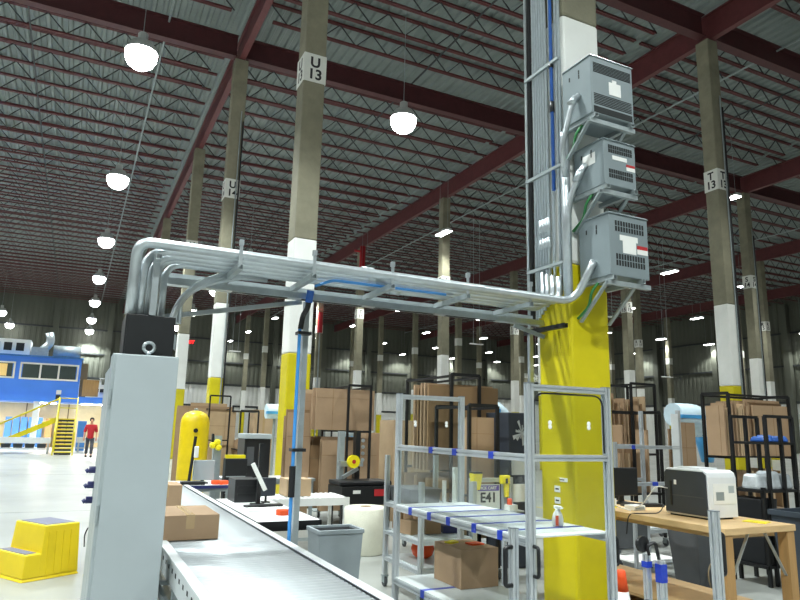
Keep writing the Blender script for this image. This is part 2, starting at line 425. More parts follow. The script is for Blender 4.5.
def transformer(x0, x1, y0, y1, z0, z1, style, label):
    w = x1-x0; h = z1-z0
    t = thing('transformer', label, 'transformer', ((x0+x1)/2, (y0+y1)/2, z0), 'dry transformers bracketed to the near column')
    b = MB().box(x0, x1, y0, y1, z0, z1).build('housing', 'transformer', t, bevel=.006)
    MB().frustum((x0-.008, x1+.008, y0-.012, y1), (x0+.004, x1-.004, y0+.004, y1), z1, z1+.018).build('lid', 'transformer', t)
    for k, (a, c) in enumerate(((.10, .28), (.64, .84))):           # two louvre fields on the front and their slots
        zt = z1-a*h; zb = z1-c*h; sl = MB()
        if style == 'h':
            n = 7
            for i in range(n): z = zt-(zt-zb)*(i+.5)/n; sl.box(x0+.06*w, x1-.05*w, y0-.003, y0+.002, z-.004, z+.004)
        else:
            n = 11
            for i in range(n):
                for (q0, q1) in ((.02, .46), (.54, .98)):
                    xx = x0+w*(.14+.76*(i+.5)/n); sl.box(xx-.010, xx+.010, y0-.003, y0+.002, zb+(zt-zb)*q0, zb+(zt-zb)*q1)
        sl.build('vent_slots', 'dark_slot', b)
    if style == 'h':
        MB().box(x0+.05*w, x1-.04*w, y0-.003, y0+.002, z0+.02*h, z0+.13*h).build('bottom_grille', 'dark_slot', b)
        MB().box(x0+.42*w, x0+.70*w, y0-.004, y0, z1-.60*h, z1-.38*h).box(x0+.50*w, x0+.60*w, y0-.004, y0, z1-.38*h, z1-.33*h).build('nameplate', 'white_label', b)
    else:
        MB().box(x0+.26*w, x0+.72*w, y0-.004, y0, z1-.42*h, z1-.33*h).build('nameplate', 'white_label', b)
        if style == 'v2': MB().box(x0+.33*w, x0+.67*w, y0-.004, y0, z1-.62*h, z1-.42*h).build('nameplate', 'white_label', b)
        rl_ = MB().box(x0+.70*w, x0+.97*w, y0-.004, y0, z1-.52*h, z1-.46*h).build('warning_strip', 'red_label', b)
        MB().box(x0+.70*w, x0+.97*w, y0-.004, y0, z1-.60*h, z1-.52*h).build('warning_text_panel', 'white_label', b)
        MB().box(x0-.003, x0, y0+.28*(y1-y0), y0+.7*(y1-y0), z1-.45*h, z1-.2*h).build('side_label', 'white_label', b) if style == 'v1' else None
    for (yy, zz) in ((y0+.15, z1-.17*h), (y0+.15, z1-.25*h), (y0+.28, z1-.2*h)): MB().box(x0-.004, x0, yy, yy+.012, zz-.02, zz+.02).build('knockout', 'dark_slot', b)
    # bracket: two arms, a cross bar and two diagonal braces back to the column
    for xx in (x0+.07*w, x1-.07*w):
        xx = min(xx, 4.445)
        strut(MB(), (xx, y0-.02, z0-.022), (xx, 4.612, z0-.022)).build('bracket_arm', 'galv_dull', t)
        MB().bar((xx, y0+.08, z0-.045), (xx, 4.60, z0-.36), .035, .018).build('brace', 'galv_dull', t)
    strut(MB(), (x0-.02, y0+.03, z0-.064), (x1+.02, y0+.03, z0-.064)).build('cross_bar', 'galv_dull', t)
    return t
transformer(3.925, 4.44, 4.17, 4.56, 4.46, 5.03, 'h', 'topmost grey transformer with horizontal louvres on the near column')
transformer(4.045, 4.43, 4.17, 4.56, 3.80, 4.23, 'v1', 'smallest grey transformer, mounted between two others on near column')
transformer(4.075, 4.54, 4.17, 4.56, 2.965, 3.53, 'v2', 'lowest grey transformer on the yellow painted part of near column')

# liquid-tight whips and green ground wires at the transformers' left sides
def pipe_thing(name, pts, r, m, label, cat, group=None, n=8, fittings=()):
    base = min(pts, key=lambda p: p[2])
    t = thing(name, label, cat, tuple(base), group)
    MB().tube(pts, r, n).build('tube', m, t, smooth=True)
    for (a, b, rr, mm) in fittings: MB().tube([a, b], rr, 10).build('coupling', mm, t, smooth=True)
    return t
def rounded(pts, r=.15, n=6):
    P = [Vector(p) for p in pts]; out = [P[0]]
    for a, b, c in zip(P, P[1:], P[2:]):
        r1 = min(r, (b-a).length*.49, (c-b).length*.49)
        out += bez(b+(a-b).normalized()*r1, b, b+(c-b).normalized()*r1, n)
    out.append(P[-1]); return out
pipe_thing('flexible_conduit', rounded([(3.90, 4.52, 3.95), (3.80, 4.45, 4.2), (3.86, 4.35, 4.62), (3.922, 4.33, 4.70)], .12), .028, 'conduit_steel', 'flexible conduit bent into the side of the topmost transformer', 'conduit', fittings=[((3.84, 4.36, 4.60), (3.89, 4.34, 4.67), .036, 'galv')])
pipe_thing('flexible_conduit', rounded([(3.955, 4.57, 3.3), (3.955, 4.55, 3.72), (3.99, 4.42, 3.98), (4.04, 4.40, 4.06)], .12), .028, 'conduit_steel', 'flexible conduit bent into the side of the middle transformer', 'conduit', fittings=[((3.97, 4.46, 3.9), (4.0, 4.42, 4.0), .036, 'galv')])
for k, (z, x, nm) in enumerate(((4.42, 3.99, 'topmost'), (3.76, 4.09, 'middle'), (2.93, 4.12, 'lowest'))):
    tag(MB().tube(rounded([(x-.02, 4.35, z-.0), (x-.06, 4.4, z-.08), (x-.02, 4.48, z-.2), (x-.05, 4.6, z-.3)], .05), .013, 6).build('ground_wire', 'green_wire', smooth=True, loc=(x-.05, 4.6, z-.3)), 'green ground wire hanging under the %s transformer' % nm, 'wire')
# horizontal bridge of conduits between the control cabinet and the column
ordinals = ['front', 'second', 'third', 'fourth', 'fifth', 'rear']
BY = [4.60, 4.70, 4.79, 4.87, 4.94]
for i, yy in enumerate(BY):
    r = (.036, .032, .03, .024, .024)[i]; z = 2.80-.012*i; xl = .27+.055*i; ry = 4.63+.05*i
    if i == 0:      # sweeps round the column corner and rises to the lowest transformer
        pts = rounded([(xl, yy+.08, 2.315), (xl, yy+.06, 2.62), (xl, yy, z), (xl+.4, yy, z)], .26)[:-1]+rounded([(xl+.4, yy, z), (3.98, yy-.06, z-.03), (4.03, 4.37, 3.05), (4.06, 4.36, 3.12)], .22)
    else:
        pts = rounded([(xl, yy, 2.315), (xl, yy, z), (3.945, yy, z), (3.945, yy, 3.0+.03*i)], .2 if i < 3 else .14)
    pipe_thing('conduit', pts, r, 'conduit_steel', '%s steel conduit of the overhead bridge from cabinet to column' % ordinals[i], 'conduit', 'conduits of the overhead bridge',
               fittings=[((1.9+.1*i, yy, z), (2.0+.1*i, yy, z), r+.006, 'galv')])
# sweeping offsets behind the bend
for i in range(3):
    yy = 4.99; z = 2.70; xl = .56+.03*i
    pts = [(xl, 4.90+.03*i, 2.315)]+bez((xl, 4.90+.03*i, 2.34+.06*i), (xl+.05, 4.92, 2.62), (.95+.05*i, 4.95, 2.735-.012*i), 8)+[(1.25, 4.95, 2.742-.014*i)]
    pipe_thing('conduit', pts, .018, 'conduit_steel', 'thin conduit sweeping up in a curve behind the cabinet bend, %s of three' % ('outermost', 'middle', 'innermost')[i], 'conduit')
# rails, cross struts and clamps of the bridge
br = thing('bridge_rack', 'galvanized strut rack carrying the overhead conduit bridge', 'conduit rack', (2.1, 4.85, 2.6))
strut(MB(), (.42, 5.03, 2.635), (3.99, 5.03, 2.635), .09, .05).build('rail', 'galv', br)
for a, b in ((1.0, 1.44), (1.56, 2.09), (2.21, 2.79), (2.91, 3.44)): MB().box(a, b, 5.005, 5.055, 2.6075, 2.6105).build('rail_slot', 'dark_slot', br)  # flat dark strips stand in for the shade inside the open channel
strut(MB(), (.42, 5.13, 2.70), (3.99, 5.13, 2.70), .041, .041).build('rail', 'galv_dull', br)
for xx in (.95, 1.5, 2.15, 2.85, 3.5):
    strut(MB(), (xx, 4.54, 2.70), (xx, 5.16, 2.70)).build('cross_strut', 'galv_dull', br)
    MB().box(xx-.012, xx+.012, 4.548, 4.556, 2.72, 2.87).box(xx-.015, xx+.015, 4.54, 4.57, 2.86, 2.90).build('clamp', 'galv', br)
for xx in (.45,):
    strut(MB(), (.405, 4.655, 2.312), (.405, 4.655, 2.74), .045, .04).build('riser_post', 'galv', br)
    strut(MB(), (.405, 4.54, 2.70), (.405, 5.05, 2.70)).build('end_strut', 'galv', br)
MB().bar((.50, 5.0, 2.36), (1.58, 5.09, 2.60), .035, .035).build('brace', 'galv', br)
MB().bar((3.70, 5.08, 2.60), (3.99, 4.99, 2.50), .035).build('brace', 'galv_dull', br)
pp = thing('support_pole', 'galvanized strut pole holding up the conduit bridge beside the conveyor', 'pole', (1.62, 5.07, 0))
strut(MB(), (1.62, 5.07, .01), (1.62, 5.07, 2.60), .045, .045).build('channel', 'galv', pp)
MB().box(1.54, 1.70, 4.99, 5.15, 0, .012).build('foot_plate', 'galv_dull', pp)
MB().bar((1.62, 4.95, 2.655), (1.62, 5.12, 2.655), .05, .02).build('head_bracket', 'galv_dull', pp)
# compressed-air drop
ah = thing('air_hose_drop', 'blue compressed-air drop line strapped to the support pole', 'air hose', (1.55, 4.98, .2))
MB().tube(rounded([(2.75, 4.745, 2.735), (1.72, 4.745, 2.735), (1.62, 4.87, 2.70)], .04), .012, 6).build('supply_line', 'blue_hose', ah)
MB().tube(rounded([(1.60, 4.90, 2.66), (1.585, 4.93, 2.52), (1.56, 4.96, 2.47), (1.548, 4.97, 2.36)], .04), .022, 8).build('elbow', 'black_plastic', ah)
MB().tube([(1.595, 4.90, 2.665), (1.59, 4.92, 2.57)], .03, 8).build('valve', 'blue_pipe', ah)
MB().tube([(1.545, 4.975, 2.36), (1.55, 4.98, .2)], .014, 8).build('hose', 'blue_hose', ah)
MB().tube([(1.548, 4.978, 1.30), (1.549, 4.979, 1.07)], .026, 8).build('coupler', 'black_plastic', ah)
for z in (2.33, 1.42): MB().box(1.53, 1.64, 4.955, 5.045, z-.012, z+.012).build('strap', 'black_plastic', ah)

# vertical risers on the column's left face
for i in range(9):
    yy = (4.655, 4.70, 4.79, 4.865, 4.905, 4.945, 4.985, 5.025, 5.065)[i]; zz = 2.9-.03*i
    fit = [((3.972, yy, 3.52), (3.972, yy, 3.66), .022, 'galv'), ((3.972, yy, 3.36), (3.972, yy, 3.46), .022, 'galv')] if i in (3, 4, 5, 6) else []
    pipe_thing('conduit', [(3.972, yy, zz), (3.972, yy, 14.9)], .0155, 'riser_steel', 'slim vertical conduit on near column, %s counting from its rear edge' % ('ninth', 'eighth', 'seventh', 'sixth', 'fifth', 'fourth', 'third', 'second', 'first')[i], 'conduit', 'risers strapped to the near column', fittings=fit)
pipe_thing('blue_conduit', [(3.945, 4.745, 3.9), (3.945, 4.745, 14.9)], .017, 'blue_pipe', 'blue vertical conduit with black couplings on near column', 'conduit', fittings=[((3.945, 4.745, 4.72), (3.945, 4.745, 4.83), .026, 'black_plastic'), ((3.945, 4.745, 5.2), (3.945, 4.745, 5.24), .026, 'black_plastic')])
pipe_thing('riser_pipe', [(3.955, 4.585, 2.8), (3.955, 4.585, 4.43)], .042, 'conduit_steel', 'thick pale riser pipe at the near column corner', 'pipe')
pipe_thing('conduit', [(3.955, 5.17, 2.62), (3.955, 5.17, 14.9)], .018, 'conduit_steel', 'single conduit standing clear behind the black riser cable', 'conduit')
pipe_thing('riser_cable', [(3.965, 5.125, 2.62), (3.965, 5.125, 14.9)], .024, 'black_cable', 'thick black riser cable along the rear edge of near column', 'cable')
for k, z in enumerate((3.16, 4.12, 5.25, 6.6, 8.0)):
    s_ = strut(MB(), (3.938, 4.62, z), (3.938, 5.16, z), .03, .03).build('strut_channel', 'galv_dull', loc=(3.938, 4.9, z))
    tag(s_, 'short strut clamped across the risers, %s from the bottom' % ('first', 'second', 'third', 'fourth', 'fifth')[k], 'strut')
tag(strut(MB(), (3.93, 4.60, 2.56), (3.93, 5.2, 2.56)).build('strut_channel', 'black_metal', loc=(3.93, 4.9, 2.56)), 'dark strut bolted under the bridge end on yellow paint', 'strut')
tag(strut(MB(), (3.95, 5.155, .0), (3.95, 5.155, 2.61), .041, .041).build('strut_post', 'galv', loc=(3.95, 5.155, 0)), 'upright strut post standing against the yellow column foot', 'post')
for k, (dy, dz, w_, h_) in enumerate(((.03, 1.185, .20, .034), (.07, 1.10, .075, .055), (.07, 1.0, .075, .055))):
    s_ = thing('sticker', ('yellow and white inventory strip on the column', 'upper small white sticker on the yellow column', 'lower small white sticker on the yellow column')[k], 'sticker', (3.993, 4.78+dy, dz))
    MB().box(3.991, 3.995, 4.78+dy-w_/2, 4.78+dy+w_/2, dz-h_/2, dz+h_/2).build('backing', 'white_label', s_)
    if k == 0: MB().box(3.9895, 3.9912, 4.78+dy, 4.78+dy+w_/2, dz-h_/2, dz+h_/2).build('yellow_half', 'yellow_paint', s_)
    MB().box(3.990, 3.9912, 4.78+dy-w_*.3, 4.78+dy+w_*.3, dz-h_*.12, dz+h_*.12).build('print', 'ink', s_)

# ------------------------------------------------------------------ control cabinets
cb = thing('control_cabinet', 'tall grey control cabinet in the left foreground', 'cabinet', (.38, 4.64, 0))
MB().box(.185, .585, 4.52, 4.78, .02, 2.03).build('body', 'enclosure_side', cb, bevel=.006)
MB().box(.205, .585, 4.497, 4.518, .06, 2.025).build('door', 'enclosure', cb, bevel=.004)
MB().box(.19, .58, 4.53, 4.77, 0, .02).build('plinth', 'black_metal', cb)
for z in (.35, 1.05, 1.75): MB().tube([(.193, 4.505, z-.05), (.193, 4.505, z+.05)], .009, 8).build('hinge', 'galv_dull', cb)
ev = MB(); ev.at((.40, 4.575, 2.085), rx=math.pi/2)
ev.tube([(.033*math.cos(a), .033*math.sin(a), 0) for a in [2*math.pi*k/20 for k in range(20)]], .011, 8, closed=True)
ev.at((0, 0, 0)); ev.lathe([(.016, 2.03), (.016, 2.05), (.012, 2.053)], (.40, 4.575, 0), 10)
ev.build('lifting_eye', 'galv', cb, smooth=True, label='steel lifting eye')
bb = thing('wiring_box', 'dark grey wiring box behind the lifting eye on the cabinet', 'electrical box', (.40, 4.83, 2.035))
MB().box(.245, .56, 4.64, 5.03, 2.035, 2.31).build('body', 'black_metal', bb, bevel=.005)
MB().box(.255, .55, 4.632, 4.64, 2.045, 2.30).build('cover', 'black_metal', bb)
MB().box(.56, .58, 4.70, 4.74, 2.10, 2.20).build('latch', 'galv_dull', bb)
c2 = thing('control_cabinet', 'second grey cabinet standing close behind the tall foreground cabinet', 'cabinet', (.36, 5.46, 0))
MB().box(.195, .54, 5.08, 5.75, .02, 1.98).build('body', 'enclosure_side', c2, bevel=.006)
MB().box(.205, .53, 5.1, 5.73, 0, .02).build('plinth', 'black_metal', c2)
MB().box(.20, .52, 5.061, 5.079, .06, 1.95).build('door', 'enclosure_side', c2)
mat('navy', '#2b2f63', .45, var=.1)
for k, z in enumerate((1.24, 1.13, 1.02)):
    t = thing('cable_connector', '%s dark blue cable plug on the cabinet side' % ('upper', 'middle', 'lower')[k], 'connector', (.10, 5.6, z), 'plugs on the cabinet side')
    MB().tube([(.197, 5.6, z), (.15, 5.6, z)], .026, 10).build('plug', 'navy', t); MB().tube([(.15, 5.6, z), (.13, 5.6, z-.015)], .016, 8).build('boot', 'navy', t)

# ------------------------------------------------------------------ roller conveyor with boxes
mat('roller', '#bfc5c8', .45, .3, var=.04, scale=8)
mat('gap_shade', '#4a4e52', .6, var=.1)
mat('rail_paint', '#d3d8da', .4, .2, var=.05, scale=6)
mat('cardboard', '#a18669', .8, var=.08, scale=3, bump=.05)
mat('cardboard_dark', '#8a6e4e', .8, var=.10, scale=3, bump=.05)
mat('cardboard_pale', '#b59c7c', .8, var=.08, scale=3, bump=.05)
mat('tape_clear', '#b59a72', .25, var=.05)
cv = thing('roller_conveyor', 'long pale roller conveyor running past the foreground cabinet', 'conveyor', (1.08, 5.8, 0))
Y0, Y1 = 2.0, 9.55
for x0, x1, s_ in ((.655, .695, 1), (1.445, 1.485, -1)):
    r = MB().box(x0, x1, Y0, Y1, .60, .775)
    r.box(x0-(.02 if s_ > 0 else 0), x1+(.02 if s_ < 0 else 0), Y0, Y1, .765, .78); r.build('side_rail', 'rail_paint', cv)
    h = MB()
    for k in range(int((Y1-Y0)/.15)): y = Y0+.08+k*.15; h.box((x0-.002) if s_ > 0 else x1-.002, (x0+.002) if s_ > 0 else x1+.002, y-.018, y+.018, .685, .71)
    h.build('rail_slots', 'dark_slot', cv)
rm = MB().tube([(.70, 0, .745), (1.44, 0, .745)], .0235, 10).mesh('roller', (1.08, 5.8, 0), True)
k = 0
while Y0+.03+k*.06 < Y1-.02: part('roller', rm, cv, 'roller', (0, Y0+.03+k*.06, 0)); k += 1
MB().box(.70, 1.44, Y0, Y1, .62, .66).build('slider_bed', 'gap_shade', cv)  # bed coloured dark to put shade in the gaps between rollers
for y in (2.4, 4.4, 6.4, 8.4):
    for x in (.675, 1.465): MB().box(x-.025, x+.025, y-.03, y+.03, 0, .60).build('leg', 'galv_dull', cv)
    MB().box(.70, 1.44, y-.02, y+.02, .2, .24).build('cross_brace', 'galv_dull', cv)
MB().box(.66, .69, 3.0, 9.4, .42, .46).build('lower_rail', 'galv_dull', cv)

def carton(x0, x1, y0, y1, z0, z1, label, m='cardboard', rz=0, group=None, flap=True):
    cx, cy_ = (x0+x1)/2, (y0+y1)/2; t = thing('carton', label, 'box', (cx, cy_, z0), group)
    a, b = (x1-x0)/2, (y1-y0)/2
    mb = MB().at((cx, cy_, z0), rz); mb.box(-a, a, -b, b, 0, z1-z0); mb.build('box_body', m, t, bevel=.004)
    if flap:
        tp = MB().at((cx, cy_, z0), rz); tw = .03
        tp.box(-tw, tw, -b-.002, b+.002, z1-z0, z1-z0+.002); tp.box(-tw, tw, -b-.003, -b, (z1-z0)*.45, z1-z0+.002); tp.build('tape', 'tape_clear', t)
        sm = MB().at((cx, cy_, z0), rz); sm.box(-.002, .002, -b, b, z1-z0, z1-z0+.003); sm.build('flap_seam', 'cardboard_dark', t)
    return t
carton(.64, 1.055, 5.13, 5.72, .771, .945, 'flat taped carton lying on the roller conveyor beside the cabinet')
carton(.76, 1.075, 7.15, 7.6, .771, .985, 'smaller carton farther along the roller conveyor')

# ================================================================== aluminium profile carts
mat('alu', '#cad0d4', .38, .55, var=.05, scale=10)
mat('alu_dark', '#8e959b', .45, .5, var=.05)
mat('tape_blue', '#2340b4', .4, var=.05)
mat('shelf_white', '#dfe4e6', .35, var=.04, scale=4)
mat('shelf_grey', '#c3cbcb', .3, var=.06, scale=4)
mat('gasket', '#1a1c20', .6, var=.05)
mat('wheel_grey', '#4a4d50', .6, var=.1)
mat('holster_yellow', '#ead914', .45, var=.06)
mat('purple', '#5a3f9e', .5, var=.05)
mat('orange_paint', '#f0551c', .5, var=.06)
mat('beam_brown', '#75684f', .7, var=.1); clear_mat('acrylic', '#f3f6f5'); clear_mat('acrylic_smoke', '#9fb3ad')

def tslot(mb, p0, p1, w=.045):
    """extruded aluminium profile with a slot down each face"""
    p0, p1 = Vector(p0), Vector(p1); t = (p1-p0).normalized()
    up = Vector((0, 0, 1)) if abs(t.z) < .9 else Vector((0, 1, 0))
    u = t.cross(up).normalized(); q = u.cross(t).normalized(); h = w/2; g = w*.10; d = w*.22
    side = [(-h, -h), (-g, -h), (-g, -h+d), (g, -h+d), (g, -h)]
    prof = []
    for k in range(4):
        c, s_ = [(1, 0), (0, 1), (-1, 0), (0, -1)][k]
        prof += [(a*c-b*s_, a*s_+b*c) for a, b in side]
    n = len(prof); vs = [p+u*a+q*b for p in (p0, p1) for a, b in prof]
    mb.add(vs, [tuple(range(n)), tuple(range(2*n-1, n-1, -1))]+[(i, i+n, (i+1) % n+n, (i+1) % n) for i in range(n)])
    return mb
def handle(name, parent, c, axis, h=.17, out=.045, r=.011):
    ox, oy = {'-x': (-1, 0), '+x': (1, 0), '-y': (0, -1), '+y': (0, 1)}[axis]; x, y, z = c
    MB().tube(rounded([(x, y, z-h/2), (x+ox*out, y+oy*out, z-h/2), (x+ox*out, y+oy*out, z+h/2), (x, y, z+h/2)], .02, 4), r, 8).build(name, 'black_plastic', parent, smooth=True, label='black pull handle')
def castor(parent, x, y):
    c = MB().box(x-.03, x+.03, y-.03, y+.03, .10, .115).box(x-.022, x-.017, y-.03, y+.03, .04, .10).box(x+.017, x+.022, y-.03, y+.03, .04, .10).build('castor', 'galv_dull', parent)
    MB().lathe([(.02, -.014), (.05, -.012), (.05, .012), (.02, .014)], (x, y, .05), 14, 'x').build('wheel', 'wheel_grey', c)

X0, X1, YN, YR = 2.575, 3.215, 3.385, 5.24
ct = thing('picking_cart', 'near aluminium profile cart with clear panels and blue tape marks', 'cart', ((X0+X1)/2, (YN+YR)/2, 0), 'aluminium picking carts')
for x, y in ((X0, YN), (X1, YN), (X0, YR), (X1, YR)):
    tslot(MB(), (x, y, .115), (x, y, 1.90)).build('post', 'alu', ct); castor(ct, x, y)
    MB().box(x-.023, x+.023, y-.023, y+.023, 1.90, 1.908).build('end_cap', 'alu_dark', ct)
for y in (YN, YR):
    for z in ((1.878, 1.44, .93, .35) if y == YN else (1.878, .93, .35)):
        if y == YN and z == .93: continue
        tslot(MB(), (X0+.024, y, z), (X1-.024, y, z), .04).build('rail', 'alu', ct)
for z in (1.44, .935, .35): tslot(MB(), (X0, YN+.024, z), (X0, YR-.024, z)).build('rail', 'alu', ct)
for z in (.935, .35): tslot(MB(), (X1, YN+.024, z), (X1, YR-.024, z)).build('rail', 'alu', ct)
sh = MB().box(X0-.02, X1+.02, YN+.03, YR-.03, .958, .968).build('upper_shelf', 'shelf_white', ct)
sl_ = MB().box(X0-.02, X1+.02, YN+.03, YR-.03, .373, .383).build('lower_shelf', 'shelf_grey', ct)
for y in (4.95, 4.63, 4.34, 3.99, 3.68):
    MB().box(X0-.021, X1+.02, y-.02, y+.02, .968, .9695).build('tape_line', 'tape_blue', sh)
    MB().box(X0-.0245, X0-.021, y-.028, y+.028, .912, .969).build('tape_flag', 'tape_blue', sh)
for y in (4.72, 3.9):
    MB().box(X0-.021, X1+.02, y-.02, y+.02, .383, .3845).build('tape_line', 'tape_blue', sl_)
    MB().box(X0-.0245, X0-.021, y-.028, y+.028, .327, .384).build('tape_flag', 'tape_blue', sl_)
for y in (4.62, 4.26, 3.78): MB().box(X0-.0245, X0+.0245, y-.03, y+.03, 1.4165, 1.464).build('tape_wrap', 'tape_blue', ct)
def panel(x0, x1, y0, y1, z0, z1, m='acrylic'): return MB().box(x0, x1, y0, y1, z0, z1).build('clear_panel', m, ct)
panel(X0+.02, X1-.02, YR-.003, YR+.003, .97, 1.86); panel(X0+.02, X1-.02, YN-.003, YN+.003, 1.465, 1.86)
panel(X0+.02, X1-.02, YN-.003, YN+.003, .99, 1.42); panel(X0-.003, X0+.003, YN+.02, YR-.02, .97, 1.415)
# rubber gasket of the front window, rounded upper corners
g = []
for a, b in (((X0+.03, 1.42), None),): pass
gp = rounded([(X0+.035, YN-.006, 1.47), (X0+.035, YN-.006, 1.845), (X1-.035, YN-.006, 1.845), (X1-.035, YN-.006, 1.47)], .085, 8)
MB().tube(gp, .006, 6).build('gasket', 'gasket', ct)
for xx in (X0+.16, X1-.16):
    for y in (YN-.006, YR-.006): MB().lathe([(.010, -.003), (.016, 0), (.010, .003)], (xx, y, 1.66), 10, 'y').lathe([(.010, -.003), (.016, 0), (.010, .003)], (xx, y, 1.635), 10, 'y').build('panel_clip', 'white_label', ct)
handle('handle', ct, (X0+.005, YN-.022, .835), '-y'); handle('handle', ct, (X1+.022, YN+.01, .85), '+x')
# stub post with pull handle next to the near corner
sp_ = thing('stub_post', 'short aluminium post with black pull handle beside the near cart corner', 'post', (2.50, 3.46, 0))
tslot(MB(), (2.50, 3.46, 0), (2.50, 3.46, 1.015)).build('profile', 'alu', sp_); MB().box(2.476, 2.524, 3.436, 3.484, 1.015, 1.02).build('end_cap', 'alu_dark', sp_)
handle('handle', sp_, (2.478, 3.445, .80), '-x', .22, .05, .014)

# things on the near cart
bt = thing('spray_bottle', 'white bottle with orange label on the near cart shelf', 'bottle', (3.06, 3.72, .969))
MB().lathe([(.035, 0), (.038, .01), (.038, .055), (.030, .085), (.016, .105), (.016, .115)], (3.06, 3.72, .969), 16).build('bottle_body', 'white_label', bt, smooth=True)
MB().lathe([(.0385, .012), (.0385, .05)], (3.06, 3.72, .969), 16).build('label_band', 'white_label', bt)
MB().box(3.012, 3.032, 3.676, 3.684, .98, 1.045).build('orange_label', 'orange_paint', bt)
MB().box(3.045, 3.075, 3.69, 3.745, 1.084, 1.105).box(3.052, 3.068, 3.665, 3.69, 1.088, 1.100).build('spray_head', 'white_label', bt, bevel=.004)
carton(2.84, 3.19, 4.62, 5.05, .384, .68, 'open brown carton on the lower shelf of the near cart', flap=False)
tag(MB().at((3.08, 4.8, .68), .1).box(-.06, .06, -.05, .05, 0, .012).build('orange_card', 'orange_paint', loc=(3.08, 4.8, .68)), 'small orange card lying on the brown carton', 'card')
tag(MB().at((2.93, 4.92, .68), .4).box(-.05, .05, -.035, .035, 0, .014).build('yellow_card', 'holster_yellow', loc=(2.93, 4.92, .68)), 'small yellow card lying on the brown carton', 'card')

# second cart behind, with sign, totes and scanner holsters
c2x0, c2x1, c2y0, c2y1 = 3.07, 3.66, 5.72, 6.5
k2 = thing('picking_cart', 'farther aluminium cart seen through the clear panels, loaded with cartons', 'cart', (3.36, 6.1, 0), 'aluminium picking carts')
for x, y in ((c2x0, c2y0), (c2x1, c2y0), (c2x0, c2y1), (c2x1, c2y1)):
    tslot(MB(), (x, y, .115), (x, y, 1.1 if y == c2y0 else 1.32)).build('post', 'alu', k2); castor(k2, x, y)
for z in (.30, .56, .84):
    MB().box(c2x0+.023, c2x1-.023, c2y0, c2y1, z, z+.012).build('shelf', 'shelf_grey', k2)
    for y in (c2y0, c2y1): tslot(MB(), (c2x0+.024, y, z-.02), (c2x1-.024, y, z-.02), .04).build('rail', 'alu', k2)
    for x in (c2x0, c2x1): tslot(MB(), (x, c2y0+.024, z-.02), (x, c2y1-.024, z-.02), .04).build('rail', 'alu', k2)
tag(MB().frustum((3.10, 3.42, 6.0, 6.45), (3.08, 3.44, 5.98, 6.47), .853, 1.01).build('tote', 'wheel_grey', loc=(3.26, 6.2, .853), bevel=.008), 'dark grey tote on the top shelf of the farther cart', 'tote')
for k, (x, y, w_, h_, rz, lb) in enumerate(((3.16, 6.1, .16, .13, .3, 'tilted small carton on the middle shelf of the farther cart'), (3.37, 6.08, .17, .15, -.15, 'orange-brown carton on the middle shelf of the farther cart'))):
    carton(x-w_/2, x+w_/2, y-.08, y+.08, .573, .573+h_, lb, rz=rz, flap=False)
tag(MB().at((3.58, 6.05, .573), -.2).box(-.09, .09, -.06, .06, 0, .07).build('printed_package', 'navy', loc=(3.58, 6.05, .573)), 'dark printed package lying on the farther cart', 'package')
tag(MB().lathe([(.05, 0), (.10, .03), (.12, .09), (.10, .15), (.05, .18)], (3.35, 6.2, .313), 14).build('orange_pouch', 'orange_paint', loc=(3.35, 6.2, .313), smooth=True), 'round orange bundle on the lowest shelf of the farther cart', 'bundle')
tag(MB().tube([(3.62, 6.02, .852), (3.62, 6.02, 1.22)], .028, 12).build('cardboard_tube', 'white_label', loc=(3.62, 6.02, .852)), 'taller pale tube standing on the farther cart', 'tube')
tag(MB().tube([(3.54, 6.1, .852), (3.54, 6.1, 1.08)], .022, 12).build('cardboard_tube', 'white_label', loc=(3.54, 6.1, .852)), 'shorter pale tube standing on the farther cart', 'tube')
# the sign panel stand with holsters
sg = thing('cart_sign_stand', 'stand with rail holding the E41 cart sign behind the shelf', 'sign stand', (3.92, 5.93, 0))
tslot(MB(), (3.70, 5.86, 1.10), (4.13, 5.86, 1.10), .04).build('rail', 'alu', sg)
for x in (3.72, 4.12): tslot(MB(), (x, 5.86, 0), (x, 5.86, 1.08), .04).build('post', 'alu', sg)
tslot(MB(), (4.16, 5.80, 0), (4.16, 5.80, 1.13), .04).build('post', 'alu', sg)
sb = MB().box(3.765, 4.045, 5.828, 5.836, .80, 1.06).build('sign_board', 'sign_white', sg)
MB().box(3.775, 4.035, 5.825, 5.828, .995, 1.05).build('purple_header', 'purple', sb)
text_part('PICK CART', .042, 'sign_white', sb, face_mtx((3.90, 5.8235, 1.022), '-y'))
text_part('E41', .135, 'ink', sb, face_mtx((3.905, 5.8265, .925), '-y'), extrude=.001)
def holster(x, y, z, lab, rz):
    t = thing('scanner_holster', lab, 'holster', (x, y, z), 'yellow scanner holsters')
    m_ = MB().at((x, y, z), rz); m_.frustum((-.035, .035, -.03, .03), (-.055, .055, -.045, .045), 0, .16); m_.build('pouch', 'holster_yellow', t, bevel=.006)
    m_ = MB().at((x, y, z), rz); m_.box(-.05, .05, -.04, .04, .161, .178); m_.build('rim', 'black_plastic', t)
    return t
holster(3.735, 5.80, 1.01, 'yellow scanner holster hanging left of the E41 sign', 0)
hs = thing('barcode_scanner', 'yellow handheld scanner hanging right of the E41 sign', 'scanner', (4.10, 5.80, .95))
MB().at((4.10, 5.81, 1.09), 0).box(-.055, .05, -.03, .03, -.03, .06).build('head', 'holster_yellow', hs, bevel=.012)
MB().frustum((4.095, 4.135, 5.79, 5.83), (4.09, 4.14, 5.785, 5.835), .93, 1.06).build('grip', 'holster_yellow', hs, bevel=.006)
MB().box(4.085, 4.115, 5.776, 5.782, 1.07, 1.12).build('window', 'dark_slot', hs)
ib = thing('ink_bottle', 'small white box with red cap beside the E41 sign', 'bottle', (4.085, 5.70, .85))
